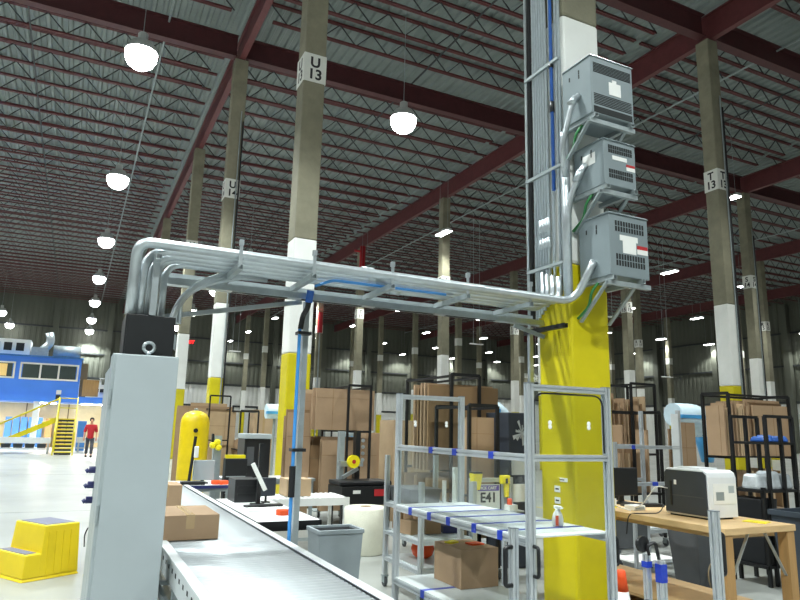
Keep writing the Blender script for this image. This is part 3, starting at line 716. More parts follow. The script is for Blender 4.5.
MB().box(3.60, 4.20, 5.62, 5.79, .80, .815).build('ledge', 'alu', ib); MB().box(4.04, 4.14, 5.65, 5.74, .816, .87).build('box_body', 'white_label', ib); MB().lathe([(.026, .87), (.026, .925), (.02, .93)], (4.07, 5.69, 0), 12).build('cap', 'orange_paint', ib)
MB().box(4.185, 4.38, 5.795, 5.801, .88, 1.06).build('paper_notice', 'white_label', sg)

# third cart, right of the near column
k3 = thing('picking_cart', 'aluminium cart right of the yellow column with blue taped rails', 'cart', (6.65, 6.7, 0), 'aluminium picking carts')
for x, y, h_ in ((6.15, 6.35, 1.5), (7.30, 6.35, 1.93), (6.15, 7.0, 1.5), (7.30, 7.0, 1.93)):
    tslot(MB(), (x, y, .115), (x, y, h_)).build('post', 'alu', k3); castor(k3, x, y)
for z in (1.44, .98, .4):
    for y in (6.35, 7.0): tslot(MB(), (6.175, y, z), (7.275, y, z)).build('rail', 'alu', k3)
MB().box(6.15, 7.30, 6.38, 6.97, .425, .435).build('shelf', 'shelf_grey', k3)
MB().box(7.15, 7.28, 6.33, 6.338, 1.1, 1.88).build('white_strip', 'shelf_white', k3)
for x in (6.45, ): MB().box(x-.03, x+.03, 6.325, 6.375, 1.416, 1.464).build('tape_wrap', 'tape_blue', k3)
MB().box(6.75, 6.85, 6.325, 6.375, .956, 1.004).build('tape_wrap', 'tape_blue', k3)

# low carts cut by the frame's lower edge: taped posts and a lone handle post
k4 = thing('low_cart', 'low aluminium cart posts wrapped in blue tape below the table', 'cart', (3.75, 3.55, 0))
tslot(MB(), (3.715, 3.57, .0), (3.715, 3.57, .78), .04).build('post', 'alu', k4); tslot(MB(), (3.775, 3.50, .0), (3.775, 3.50, .74), .05).build('post', 'alu', k4)
MB().box(3.747, 3.803, 3.472, 3.528, .60, .72).build('tape_wrap', 'tape_blue', k4); MB().box(3.69, 3.74, 3.545, 3.595, .69, .73).build('tape_wrap', 'tape_blue', k4)
MB().lathe([(.03, -.02), (.055, -.012), (.055, .012), (.03, .02)], (3.66, 3.55, .85), 14, 'y').build('clamp_knob', 'black_plastic', k4)
MB().tube(rounded([(3.70, 3.53, .78), (3.67, 3.52, .84), (3.73, 3.50, .87), (3.76, 3.5, .75)], .03), .012, 6).build('cable', 'black_cable', k4)
MB().box(3.68, 3.80, 3.48, 3.60, .0, .03).build('foot', 'alu_dark', k4); MB().lathe([(.02, -.03), (.05, -.02), (.05, .02), (.02, .03)], (3.64, 3.5, .45), 12, 'y').build('wheel', 'wheel_grey', k4)
k5 = thing('handle_post', 'lone aluminium post with black grip in front of the wooden table', 'post', (3.72, 3.0, 0))
tslot(MB(), (3.72, 3.0, 0), (3.72, 3.0, 1.13), .05).build('profile', 'alu', k5); MB().box(3.694, 3.746, 2.974, 3.026, 1.13, 1.137).build('end_cap', 'alu_dark', k5)
handle('handle', k5, (3.747, 3.0, .87), '+x', .24, .04, .016)

# ================================================================== wooden packing table and its load
mat('wood', '#cbab7c', .6, var=.14, scale=3, stretch=(1, 1, 8), bump=.05)
mat('wood_dark', '#a98453', .65, var=.14, scale=3, stretch=(8, 8, 1), bump=.05)
mat('printer_white', '#dfe2e4', .4, var=.03)
mat('printer_dark', '#343a44', .5, var=.08)
tb = thing('packing_table', 'pale wooden packing table with the printer on it', 'table', (5.0, 4.6, 0))
TX0, TX1, TY0, TY1 = 4.60, 5.46, 3.62, 5.75
MB().box(TX0, TX1, TY0, TY1, .848, .90).build('table_top', 'wood', tb, bevel=.004)
for x in (TX0+.055, TX1-.055):
    for y in (TY0+.055, TY1-.055): MB().box(x-.045, x+.045, y-.045, y+.045, 0, .848).build('leg', 'wood_dark', tb, bevel=.004)
for x in (TX0+.14, TX1-.14): MB().box(x-.02, x+.02, TY0+.11, TY1-.11, .80, .848).build('apron', 'wood', tb)
for y in (TY0+.14, TY1-.14): MB().box(TX0+.16, TX1-.16, y-.02, y+.02, .80, .848).build('apron', 'wood', tb)
MB().box(TX0+.02, TX1-.02, 4.05, TY1-.1, .20, .225).build('lower_shelf', 'wood', tb)
for x0, x1 in ((TX0+.1, TX0+.33), (TX1-.1, TX1-.33)): MB().bar((x0, TY0+.05, .50), (x1, TY0+.05, .845), .025, .006).build('brace', 'galv', tb)
# label printer
PX0, PX1, PY0, PY1 = 4.90, 5.27, 4.0, 4.46
pr = thing('laser_printer', 'white and charcoal laser printer on the wooden table', 'printer', (5.08, 4.25, .90))
prof = [(PY0, .915), (PY1, .915), (PY1, 1.28), (PY1-.03, 1.31), (PY0+.05, 1.31), (PY0+.015, 1.29), (PY0, 1.25)]
MB().prism(prof, 'x', PX0+.012, PX1).build('shell', 'printer_white', pr, bevel=.006)
MB().prism([(PY0+.01, .93), (PY1-.01, .93), (PY1-.01, 1.27), (PY1-.03, 1.295), (PY0+.045, 1.295), (PY0+.015, 1.27)], 'x', PX0, PX0+.012).build('rear_cover', 'printer_dark', pr)
MB().box(PX0-.003, PX0, PY0+.04, PY1-.06, 1.075, 1.081).build('cover_seam', 'wheel_grey', pr); MB().box(PX0-.004, PX0, PY0+.32, PY0+.345, 1.17, 1.21).build('port_plate', 'white_label', pr)
MB().box(PX0-.006, PX0, PY1-.09, PY1-.07, .99, 1.2).build('cable_slot', 'black_cable', pr)
for a, b, c, d, m_ in ((.10, .20, 1.06, 1.13, 'galv_dull'), (.26, .33, 1.12, 1.18, 'enclosure'), (.07, .36, 1.03, 1.2, 'white_label')):
    MB().box(PX0+a, PX0+b, PY0-(.004 if m_ == 'white_label' else .005), PY0+.001, c, d).build('side_vent' if m_ != 'white_label' else 'side_panel', m_, pr)
MB().box(PX0+.03, PX1-.03, PY0+.03, PY1-.03, .90, .915).build('base', 'dark_slot', pr); MB().box(PX0+.06, PX1-.08, PY0+.12, PY1-.1, 1.31, 1.325).build('paper_tray', 'printer_white', pr)
tag(MB().tube(rounded([(PX0-.002, 4.42, 1.13), (PX0-.10, 4.46, 1.15), (PX0-.13, 4.62, .95), (PX0-.06, 4.9, .905)], .08), .006, 6).build('printer_cord', 'white_label', loc=(PX0-.06, 4.9, .905), smooth=True), 'white cord looping from the back of the laser printer', 'cord')
tag(MB().tube(rounded([(PX0-.002, 4.47, .98), (PX0-.08, 4.45, .91), (PX0-.25, 4.5, .908), (TX0-.01, 4.6, .90), (TX0-.02, 4.62, .72)], .06), .005, 6).build('data_cord', 'black_cable', loc=(TX0-.02, 4.62, .72), smooth=True), 'thin black cord crossing the wooden tabletop edge', 'cord')
tag(MB().at((5.25, 3.82, .90), .3).box(-.07, .07, -.09, .09, 0, .006).build('yellow_pad', 'holster_yellow', loc=(5.25, 3.82, .90)), 'yellow notepad lying in front of the laser printer', 'notepad')
pw = thing('power_adapter', 'white power strip box on the wooden table', 'power strip', (4.86, 4.78, .90)); MB().box(4.78, 4.93, 4.72, 4.84, .90, .945).build('case', 'white_label', pw, bevel=.006); MB().box(4.80, 4.91, 4.715, 4.72, .915, .935).build('sockets', 'galv_dull', pw)
mn = thing('monitor', 'black flat monitor standing at the far end of the wooden table', 'monitor', (5.15, 5.22, .90))
MB().box(4.96, 5.34, 5.20, 5.24, .98, 1.26).build('panel', 'black_plastic', mn, bevel=.008); MB().box(5.12, 5.18, 5.24, 5.27, .92, 1.1).build('stem', 'black_plastic', mn); MB().box(5.05, 5.25, 5.17, 5.32, .90, .915).build('foot', 'black_plastic', mn)
kb = thing('keyboard', 'black keyboard propped on the wooden table beside the monitor', 'keyboard', (5.16, 4.98, .90)); MB().at((5.16, 4.98, .90), -.25).box(-.2, .2, -.07, .07, .0, .02).build('tray', 'black_plastic', kb); MB().at((5.16, 4.98, .92), -.25).box(-.19, .19, -.06, .06, 0, .008).build('keys', 'black_metal', kb)
pc = thing('equipment_case', 'black equipment case behind the monitor on the wooden table', 'case', (5.27, 5.62, .90)); MB().box(5.13, 5.42, 5.52, 5.72, .90, 1.06).build('case_body', 'black_metal', pc, bevel=.008); MB().box(5.16, 5.39, 5.514, 5.52, .93, 1.03).build('front_panel', 'black_plastic', pc)
for k, dx in enumerate((0, .065)):
    t = thing('label_roll_box', ('left', 'right')[k]+' one of two small white boxes by the monitor', 'box', (4.72+dx, 5.0, .90)); MB().box(4.695+dx, 4.748+dx, 4.97, 5.03, .90, .985).build('box_body', 'white_label', t, bevel=.003); MB().box(4.695+dx, 4.748+dx, 4.968, 4.97, .90, .912).build('yellow_edge', 'holster_yellow', t)
tag(MB().tube(rounded([(4.62, 5.3, .91), (4.65, 5.1, .96), (4.70, 5.0, 1.0), (4.68, 4.85, .93), (4.72, 4.70, .907)], .08), .006, 6).build('cable', 'white_label', loc=(4.62, 5.3, .91), smooth=True), 'pale cable curling near the two small white boxes', 'cable')
# storage under the table
wc = thing('wire_cart', 'small white wheeled frame cart seen under the wooden table', 'cart', (6.2, 6.0, 0))
for x, y in ((5.80, 5.72), (6.5, 5.72), (5.80, 6.2), (6.5, 6.2)): tslot(MB(), (x, y, .115), (x, y, .80), .035).build('post', 'alu', wc); castor(wc, x, y)
for y in (5.72, 6.2):
    for z in (.16, .72): tslot(MB(), (5.82, y, z), (6.48, y, z), .035).build('rail', 'alu', wc)
MB().box(5.82, 6.48, 5.74, 6.18, .18, .20).build('deck', 'white_label', wc); MB().box(5.83, 6.47, 6.18, 6.185, .25, .7).build('back_panel', 'wheel_grey', wc)
cn = thing('traffic_cone', 'orange and white traffic cone at the foot of the near cart', 'cone', (3.52, 3.62, 0))
MB().lathe([(.115, .03), (.092, .20)], (3.52, 3.62, 0), 20).build('lower_collar', 'orange_paint', cn, smooth=True); MB().lathe([(.092, .20), (.047, .54)], (3.52, 3.62, 0), 20).build('white_collar', 'white_label', cn, smooth=True); MB().lathe([(.047, .54), (.03, .67), (.022, .675)], (3.52, 3.62, 0), 20).build('tip', 'orange_paint', cn, smooth=True); MB().box(3.37, 3.67, 3.47, 3.77, 0, .03).build('base', 'orange_paint', cn, bevel=.01)
pl = thing('wood_pallet', 'low wooden pallet on the floor beneath the table', 'pallet', (4.6, 4.6, 0))
for k in range(5): MB().box(4.78, 5.25, 4.05+k*.20, 4.20+k*.20, .10, .12).build('deck_board', 'wood_dark', pl)
for x in (4.80, 5.0, 5.2): MB().box(x-.03, x+.03, 4.05, 5.0, 0, .10).build('stringer', 'wood_dark', pl)

ub = thing('waste_bin', 'dark grey bin on the floor seen beneath the wooden table', 'bin', (6.2, 5.25, 0))
w_ = MB(); w_.frustum((6.05, 6.35, 5.1, 5.4), (6.0, 6.4, 5.05, 5.45), 0, .58); w_.f.pop(1); w_.build('bucket', 'wheel_grey', ub); MB().box(6.04, 6.36, 5.09, 5.41, .4, .42).build('liner', 'black_plastic', ub)
cl = thing('cable_coil', 'coiled yellow cable standing against the bin beneath the table', 'cable coil', (6.12, 4.98, 0))
cm_ = MB().at((6.12, 4.98, .15), .2, math.pi/2-.15)
for k in range(4): cm_.tube([((.11+.012*k)*math.cos(a), (.13+.012*k)*math.sin(a), .008*k) for a in [2*math.pi*i/20 for i in range(20)]], .007, 5, closed=True)
cm_.build('loops', 'beam_brown', cl)

# ================================================================== step stool, bollard and the far left
mat('stool_yellow', '#dcc21a', .5, var=.06, scale=3)
mat('grip_grey', '#6f7183', .8, var=.2, scale=60)
st = thing('step_stool', 'yellow two-step plastic stool on the floor at left', 'step stool', (-.1, 8.2, 0))
sm = MB().at((-.29, 7.84, 0), math.radians(31))      # u to the right-back, v to the left-back
sm.frustum((0, .61, 0, .66), (.015, .595, .015, .645), 0, .03); sm.build('base_rim', 'stool_yellow', st, bevel=.008)
sm = MB().at((-.29, 7.84, 0), math.radians(31)); sm.frustum((.01, .20, .01, .65), (.03, .20, .03, .63), .03, .255); sm.build('lower_step', 'stool_yellow', st, bevel=.01)
sm = MB().at((-.29, 7.84, 0), math.radians(31)); sm.frustum((.17, .60, .01, .65), (.205, .585, .04, .62), .03, .525); sm.build('upper_step', 'stool_yellow', st, bevel=.01)
for k, (a, b, z) in enumerate(((.05, .165, .257), (.235, .555, .527))):
    sm = MB().at((-.29, 7.84, 0), math.radians(31)); sm.box(a, b, .08, .58, z-.002, z+.004); sm.build('grip_pad', 'grip_grey', st)
rb = MB().at((-.29, 7.84, 0), math.radians(31))
for u in (.26, .34, .42, .50): rb.add([(u-.012, .004, .05), (u+.012, .004, .05), (u+.012, .028, .46), (u-.012, .028, .46), (u-.012, .02, .05), (u+.012, .02, .05), (u+.012, .05, .46), (u-.012, .05, .46)], [(0, 1, 2, 3), (4, 7, 6, 5), (0, 4, 5, 1), (1, 5, 6, 2), (2, 6, 7, 3), (3, 7, 4, 0)])
rb.build('side_ribs', 'stool_yellow', st)
bl = thing('bollard', 'short yellow bollard with a hanging hook beside the cabinet', 'bollard', (.34, 8.0, 0))
MB().lathe([(.07, 0), (.07, .02), (.042, .022), (.042, .42), (.03, .43)], (.34, 8.0, 0), 14).build('post', 'stool_yellow', bl); MB().tube([(.34, 8.0, .43), (.34, 8.0, .78)], .012, 8).build('rod', 'galv_dull', bl)
MB().tube(rounded([(.34, 7.98, .47), (.27, 7.97, .5), (.24, 7.96, .42), (.25, 7.96, .3)], .03), .007, 6).build('hook', 'black_metal', bl)

mat('office_blue', '#4583ec', .5, var=.05, scale=.8)
mat('beige_wall', '#d9c79c', .7, var=.12, scale=1.2)
mat('glass_dark', '#4a5454', .1, var=.2, scale=.6)
mat('panel_blue', '#3f78bd', .5, var=.08)
mat('frame_white', '#e2e4e3', .5, var=.03)
OX0, OX1, OY = -11.5, .12, 42.0
of = thing('mezzanine_office', 'blue raised office with a strip of windows beyond the stairs', 'office', (-4, 43.5, 0))
MB().box(OX0, OX1, OY, OY+3.6, 2.95, 5.08).build('wall', 'office_blue', of)
MB().box(OX0, 2.4, OY-.12, OY+3.7, 2.62, 2.95).build('deck_fascia', 'office_blue', of)
MB().box(OX0-.05, OX1+.08, OY-.10, OY+3.7, 5.08, 5.16).build('roof_edge', 'panel_blue', of)
def window(x0, x1, z0, z1, n):
    f = MB(); t_ = .09
    f.box(x0-t_, x1+t_, OY-.07, OY+.02, z0-t_, z0).box(x0-t_, x1+t_, OY-.07, OY+.02, z1, z1+t_).box(x0-t_, x0, OY-.07, OY+.02, z0, z1).box(x1, x1+t_, OY-.07, OY+.02, z0, z1)
    for i in range(1, n): xm = x0+(x1-x0)*i/n; f.box(xm-t_/2, xm+t_/2, OY-.07, OY+.02, z0, z1)
    fo = f.build('window', 'frame_white', of)
    for i in range(n): MB().box(x0+(x1-x0)*i/n+.05, x0+(x1-x0)*(i+1)/n-.05, OY-.03, OY-.012, z0, z1).build('pane', 'glass_dark', fo)
window(-2.85, -.08, 3.90, 4.66, 3); window(-5.2, -3.25, 3.92, 4.66, 1); window(-9.4, -6.6, 3.92, 4.66, 3)
mat('lit_room', '#d9b877', .6, emit=.5)
MB().box(-5.15, -3.55, OY-.035, OY-.031, 3.95, 4.62).build('lit_pane', 'lit_room', of)
for x in (-10.5, -6., -1.9, 2.2): MB().box(x-.15, x+.15, OY+.1, OY+.4, 0, 2.62).build('leg', 'frame_white', of)
MB().box(.30, 1.15, OY+.1, OY+.16, 3.0, 3.95).build('plywood_guard', 'wood_dark', of); MB().box(.14, .5, OY+.4, OY+2.4, 2.95, 4.9).build('door_block', 'beam_brown', of)
for x in (1.2, 1.8, 2.38): MB().tube([(x, OY, 2.95), (x, OY, 4.05)], .03, 6).build('guard_post', 'frame_white', of)
for z in (3.5, 4.05): MB().tube([(1.15, OY, z), (2.4, OY, z)], .025, 6).build('guard_rail', 'frame_white', of)
MB().box(1.0, 2.3, OY+1.2, OY+2.2, 2.95, 3.75).build('desk_block', 'frame_white', of); MB().box(1.05, 1.9, OY+1.1, OY+1.2, 3.3, 3.5).build('dark_screen', 'black_metal', of)
MB().box(-1.0, -.75, OY-.18, OY-.12, 3.05, 3.28).build('wall_light', 'frame_white', of); MB().box(-1.0, -.78, OY-.17, OY-.12, 2.78, 3.0).build('junction', 'dark_slot', of)
# plant on the office roof
hv = thing('air_handler', 'pale ventilation unit on the roof of the blue office, left', 'air unit', (-3.4, 43.2, 5.16))
MB().box(-4.8, -2.6, 42.4, 44.2, 5.16, 6.05).build('cabinet', 'frame_white', hv); MB().box(-2.55, -1.7, 42.6, 43.8, 5.16, 5.7).build('fan_box', 'galv_dull', hv); MB().tube(rounded([(-2.0, 43, 5.6), (-1.6, 43, 6.0), (-1.75, 43, 6.6)], .3), .22, 12).build('duct', 'galv', hv, smooth=True)
for k in range(3): MB().box(-4.5+k*.6, -4.1+k*.6, 42.38, 42.4, 5.4, 5.85).build('grille', 'dark_slot', hv)
rd = thing('round_duct', 'round grey duct resting on the blue office roof', 'duct', (-.9, 43.3, 5.16)); MB().tube([(-1.45, 43.3, 5.55), (.0, 43.3, 5.55)], .38, 16).build('barrel', 'galv_dull', rd, smooth=True); MB().box(-1.4, -.1, 43.1, 43.5, 5.16, 5.25).build('cradle', 'black_metal', rd)
for k, (x, w_, h_) in enumerate(((.25, .5, .35), (1.1, .7, .5))): pass
# work lights under the office deck
for k, x in enumerate((-9., -6.6, -4.4, -1.5, .9)):
    t = thing('deck_light', 'white light fixture under the blue office deck, %s from the left' % ('first', 'second', 'third', 'fourth', 'fifth')[k], 'light', (x, 42.6, 2.5), 'lights under the office deck')
    MB().box(x-.6, x+.6, 42.5, 42.7, 2.56, 2.62).build('tray', 'frame_white', t); MB().box(x-.55, x+.55, 42.53, 42.67, 2.52, 2.56).build('lens', 'lamp_on', t)
    ld = bpy.data.lights.new('bulb', 'AREA'); ld.energy = 260; ld.shape = 'RECTANGLE'; ld.size = 1.1; ld.size_y = .12; ld.color = (1, .93, .8)
    lo = bpy.data.objects.new('bulb', ld); COL.objects.link(lo); lo.parent = t; lo.location = (0, 0, .01)
# back room wall and stored panels under the office
pw_ = thing('back_room_wall', 'lit beige partition wall under the blue office', 'partition', (-4, 46.5, 0))
MB().box(OX0, 3.2, 46.4, 46.6, 0, 2.6).build('wall_sheet', 'beige_wall', pw_)
for x in (-9.6, -7.2, -4.9, -2.6, -.3, 1.9): MB().box(x-.03, x+.03, 46.37, 46.4, 0, 2.6).build('joint_strip', 'beam_brown', pw_)
for k in range(5):
    x = -3.55+k*.40; tag(MB().box(x, x+.34, 45.2, 45.5, 0, 1.75).build('blue_locker', 'panel_blue', loc=(x+.17, 45.35, 0), bevel=.01), 'blue locker under the office, %s from the left' % ('first', 'second', 'third', 'fourth', 'fifth')[k], 'locker', 'row of blue lockers')
for k in range(2): tag(MB().box(-1.45+k*.5, -1.08+k*.5, 45.3, 45.7, 0, 1.7).build('brown_crate', 'wood_dark', loc=(-1.3+k*.5, 45.5, 0)), '%s tall brown crate beside the blue lockers' % ('left', 'right')[k], 'crate')
tag(MB().box(.28, .72, 40.6, 41.0, 0, 1.6).build('blue_locker', 'panel_blue', loc=(.5, 40.8, 0), bevel=.02), 'lone blue locker just right of the yellow stairs', 'locker')

# yellow crossover stairs
ys_ = thing('crossover_stairs', 'yellow crossover stairs with dark treads and handrails', 'stairs', (-.25, 36.4, 0))
SX0, SX1 = -.70, .14; NR = 10; RH, RD = .17, .24
for i in range(NR):
    MB().box(SX0+.06, SX1-.06, 35.1+i*RD, 35.1+(i+1)*RD+.02, (i+1)*RH-.05, (i+1)*RH).build('tread', 'yellow_paint', ys_)
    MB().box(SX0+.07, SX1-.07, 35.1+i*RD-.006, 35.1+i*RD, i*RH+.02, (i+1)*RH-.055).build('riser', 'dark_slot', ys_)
YT = 35.1+NR*RD; ZT = NR*RH
for x in (SX0, SX1):
    MB().add([(x-.03, 35.0, 0), (x+.03, 35.0, 0), (x+.03, YT, ZT-.12), (x-.03, YT, ZT-.12), (x-.03, 35.0, .22), (x+.03, 35.0, .22), (x+.03, YT, ZT+.1), (x-.03, YT, ZT+.1)], [(0, 1, 2, 3), (4, 7, 6, 5), (0, 4, 5, 1), (1, 5, 6, 2), (2, 6, 7, 3), (3, 7, 4, 0)]).build('stringer', 'yellow_paint', ys_)
    MB().tube([(x, 35.05, .1), (x, 35.05, 1.05)], .03, 6).build('rail_post', 'yellow_paint', ys_); MB().tube([(x, YT, ZT-.1), (x, YT, ZT+1.05)], .035, 6).build('rail_post', 'yellow_paint', ys_)
    MB().tube([(x, 35.05, 1.05), (x, YT, ZT+1.05)], .03, 6).build('handrail', 'yellow_paint', ys_); MB().tube([(x, 35.05, .55), (x, YT, ZT+.55)], .025, 6).build('mid_rail', 'yellow_paint', ys_)
MB().box(SX0, SX1, YT, YT+1.3, ZT-.1, ZT).build('platform', 'yellow_paint', ys_)
for x in (SX0, SX1): MB().box(x-.05, x+.05, YT+1.15, YT+1.25, 0, ZT-.1).build('leg', 'yellow_paint', ys_); MB().tube([(x, YT+1.25, ZT), (x, YT+1.25, ZT+1.05)], .035, 6).build('rail_post', 'yellow_paint', ys_)
MB().tube([(SX0, YT+1.25, ZT+1.05), (SX1, YT+1.25, ZT+1.05)], .03, 6).tube([(SX0, YT+1.25, ZT+.55), (SX1, YT+1.25, ZT+.55)], .025, 6).build('handrail', 'yellow_paint', ys_)
for y in (YT+.15, YT+1.1):
    MB().add([(SX0-3.1, y-.03, 0), (SX0, y-.03, ZT-.18), (SX0, y+.03, ZT-.18), (SX0-3.1, y+.03, 0), (SX0-3.1, y-.03, .25), (SX0, y-.03, ZT+.08), (SX0, y+.03, ZT+.08), (SX0-3.1, y+.03, .25)], [(0, 1, 2, 3), (4, 7, 6, 5), (0, 4, 5, 1), (1, 5, 6, 2), (2, 6, 7, 3), (3, 7, 4, 0)]).build('side_stringer', 'yellow_paint', ys_)
    MB().tube([(SX0-3.1, y, 1.05), (SX0, y, ZT+1.0)], .035, 6).build('handrail', 'yellow_paint', ys_); MB().tube([(SX0-3.05, y, .1), (SX0-3.05, y, 1.05)], .03, 6).build('rail_post', 'yellow_paint', ys_)
for i in range(NR): MB().box(SX0-3.0+i*.29, SX0-3.0+(i+1)*.29, YT+.18, YT+1.07, (i+1)*RH-.05, (i+1)*RH).build('side_tread', 'yellow_paint', ys_)

# conveyors by the stairs
def far_conveyor(x0, x1, y0, y1, z, label):
    t = thing('roller_conveyor', label, 'conveyor', ((x0+x1)/2, (y0+y1)/2, 0)); lx = x1-x0 > y1-y0
    if lx:
        for y in (y0, y1): MB().box(x0, x1, y-.04, y+.04, z-.22, z+.04).build('side_rail', 'rail_paint', t)
        n = int((x1-x0)/.35); rmx = MB().tube([(0, y0+.04, z), (0, y1-.04, z)], .05, 8).mesh('roller', (((x0+x1)/2), (y0+y1)/2, 0), True)
        for k in range(n): part('roller', rmx, t, 'roller', (x0+.2+k*.35, 0, 0))
        for k in range(max(2, int((x1-x0)/1.5)+1)):
            xx = x0+.1+k*(x1-x0-.2)/max(1, int((x1-x0)/1.5)); MB().box(xx-.04, xx+.04, y0-.03, y0+.03, 0, z-.22).box(xx-.04, xx+.04, y1-.03, y1+.03, 0, z-.22).box(xx-.03, xx+.03, y0, y1, .2, .26).build('leg_frame', 'galv', t)
        MB().box(x0, x1, y0-.02, y0+.02, .2, .26).build('lower_rail', 'galv', t)
    else:
        for x in (x0, x1): MB().box(x-.04, x+.04, y0, y1, z-.22, z+.04).build('side_rail', 'rail_paint', t)
        n = int((y1-y0)/.35); rmx = MB().tube([(x0+.04, 0, z), (x1-.04, 0, z)], .05, 8).mesh('roller', (((x0+x1)/2), (y0+y1)/2, 0), True)
        for k in range(n): part('roller', rmx, t, 'roller', (0, y0+.2+k*.35, 0))
        for k in range(int((y1-y0)/1.8)+1):
            yy = y0+.1+k*1.75; MB().box(x0-.03, x0+.03, yy-.04, yy+.04, 0, z-.22).box(x1-.03, x1+.03, yy-.04, yy+.04, 0, z-.22).box(x0, x1, yy-.03, yy+.03, .2, .26).build('leg_frame', 'galv', t)
    return t
far_conveyor(-3.3, -.85, 36.5, 37.2, .72, 'pale roller conveyor passing left of the yellow stairs')
far_conveyor(.3, 2.2, 38.3, 39.0, .72, 'short pale conveyor right of the yellow stairs')
far_conveyor(-4.4, -3.7, 29.5, 37.2, .85, 'roller conveyor running along the left edge of the floor')
for k, (x, y, z, s_) in enumerate(((-4.05, 31.2, .9, .45), (-4.05, 33.4, .9, .5), (-4.02, 35.8, .9, .55))): carton(x-s_/2, x+s_/2, y-s_/2, y+s_/2, z, z+s_*.8, '%s carton riding the conveyor at the left edge' % ('nearest', 'middle', 'farthest')[k], flap=False)
mat('tote_dark', '#3b4247', .5, var=.15)
for k in range(4): tag(MB().frustum((-2.9+k*.5, -2.55+k*.5, 36.65, 37.05), (-2.93+k*.5, -2.52+k*.5, 36.62, 37.08), .27, .47).build('parts_bin', 'tote_dark', loc=(-2.7+k*.5, 36.85, .27)), 'dark bin under the conveyor by the stairs, %s from left' % ('first', 'second', 'third', 'fourth')[k], 'bin', 'bins under the conveyor')

# person by the stairs
mat('skin', '#c08e72', .6, var=.05); mat('shirt_red', '#b3202a', .8, var=.1); mat('trousers', '#4c4f58', .85, var=.1); mat('hair', '#1d1714', .7, var=.1)
def skin_mesh(name, verts, edges, m, parent, sub=2):
    off = wloc(parent); me = bpy.data.meshes.new(name); me.from_pydata([tuple(Vector(v[0])-off) for v in verts], edges, []); me.materials.append(MATS[m])
    o = bpy.data.objects.new(name, me); COL.objects.link(o); o.parent = parent; WORLD[o.name] = off
    o.modifiers.new('skin', 'SKIN'); me.skin_vertices.data if False else None
    bm = bmesh.new(); bm.from_mesh(me); lay = bm.verts.layers.skin.verify(); bm.verts.ensure_lookup_table()
    for i, v in enumerate(verts): r = v[1]; bm.verts[i][lay].radius = r if isinstance(r, tuple) else (r, r); bm.verts[i][lay].use_root = (i == 0)
    bm.to_mesh(me); bm.free()
    ss = o.modifiers.new('sub', 'SUBSURF'); ss.levels = sub; ss.render_levels = sub
    return o
px, py = .80, 33.6
pe = thing('person', 'person in a red top and grey trousers walking beside the stairs', 'person', (px, py, 0))
def P(x, y, z): return (px+x, py+y, z)
V = [(P(0, 0, .95), (.15, .11)), (P(0, 0, 1.15), (.14, .10)), (P(0, 0, 1.36), (.16, .10)), (P(0, .0, 1.47), (.07, .06)), (P(0, -.01, 1.55), (.055, .055)), (P(0, -.015, 1.64), (.075, .092)), (P(0, -.01, 1.72), (.06, .075)),
     (P(.18, 0, 1.40), .062), (P(.24, .02, 1.14), .046), (P(.25, -.05, .90), .034), (P(.25, -.07, .82), .036), (P(-.18, 0, 1.40), .062), (P(-.25, .02, 1.14), .046), (P(-.26, -.05, .90), .034), (P(-.26, -.07, .82), .036),
     (P(.09, 0, .86), .085), (P(.10, -.08, .48), .062), (P(.10, -.04, .09), .042), (P(.10, -.16, .04), .036), (P(-.09, 0, .86), .085), (P(-.10, .06, .48), .062), (P(-.10, .12, .09), .042), (P(-.10, .0, .04), .036)]
Eg = [(0, 1), (1, 2), (2, 3), (3, 4), (4, 5), (5, 6), (2, 7), (7, 8), (8, 9), (9, 10), (2, 11), (11, 12), (12, 13), (13, 14), (0, 15), (15, 16), (16, 17), (17, 18), (0, 19), (19, 20), (20, 21), (21, 22)]
for hx, hi in ((.25, 10), (-.26, 14)):          # five fingers on each hand
    for k, (dx, dy, ln) in enumerate(((-.022, -.02, .075), (-.008, -.025, .085), (.008, -.022, .08), (.022, -.015, .065))):
        a = len(V); V.append((P(hx+dx, -.08+dy*.5, .79), .010)); V.append((P(hx+dx, -.09+dy, .79-ln), .008)); Eg += [(hi, a), (a, a+1)]
    a = len(V); V.append((P(hx*.86, -.10, .80), .011)); V.append((P(hx*.84, -.12, .75), .009)); Eg += [(hi, a), (a, a+1)]
skin_mesh('body', V, Eg, 'skin', pe, 1)
skin_mesh('shirt', [(P(0, 0, .76), (.185, .135)), (P(0, 0, 1.12), (.165, .125)), (P(0, 0, 1.36), (.185, .12)), (P(0, 0, 1.45), (.10, .08)), (P(.19, 0, 1.39), .08), (P(.245, .02, 1.08), .068), (P(-.19, 0, 1.39), .08), (P(-.255, .02, 1.08), .068)], [(0, 1), (1, 2), (2, 3), (2, 4), (4, 5), (2, 6), (6, 7)], 'shirt_red', pe, 1)
skin_mesh('trousers', [(P(0, 0, .92), (.165, .12)), (P(.09, 0, .82), .10), (P(.10, -.08, .48), .08), (P(.10, -.04, .12), .068), (P(-.09, 0, .82), .10), (P(-.10, .06, .48), .08), (P(-.10, .12, .12), .068)], [(0, 1), (1, 2), (2, 3), (0, 4), (4, 5), (5, 6)], 'trousers', pe, 1)
MB().lathe([(.085, 1.60), (.098, 1.66), (.092, 1.72), (.06, 1.76), (.01, 1.775)], P(0, .02, 0), 14).build('hair', 'hair', pe, smooth=True)
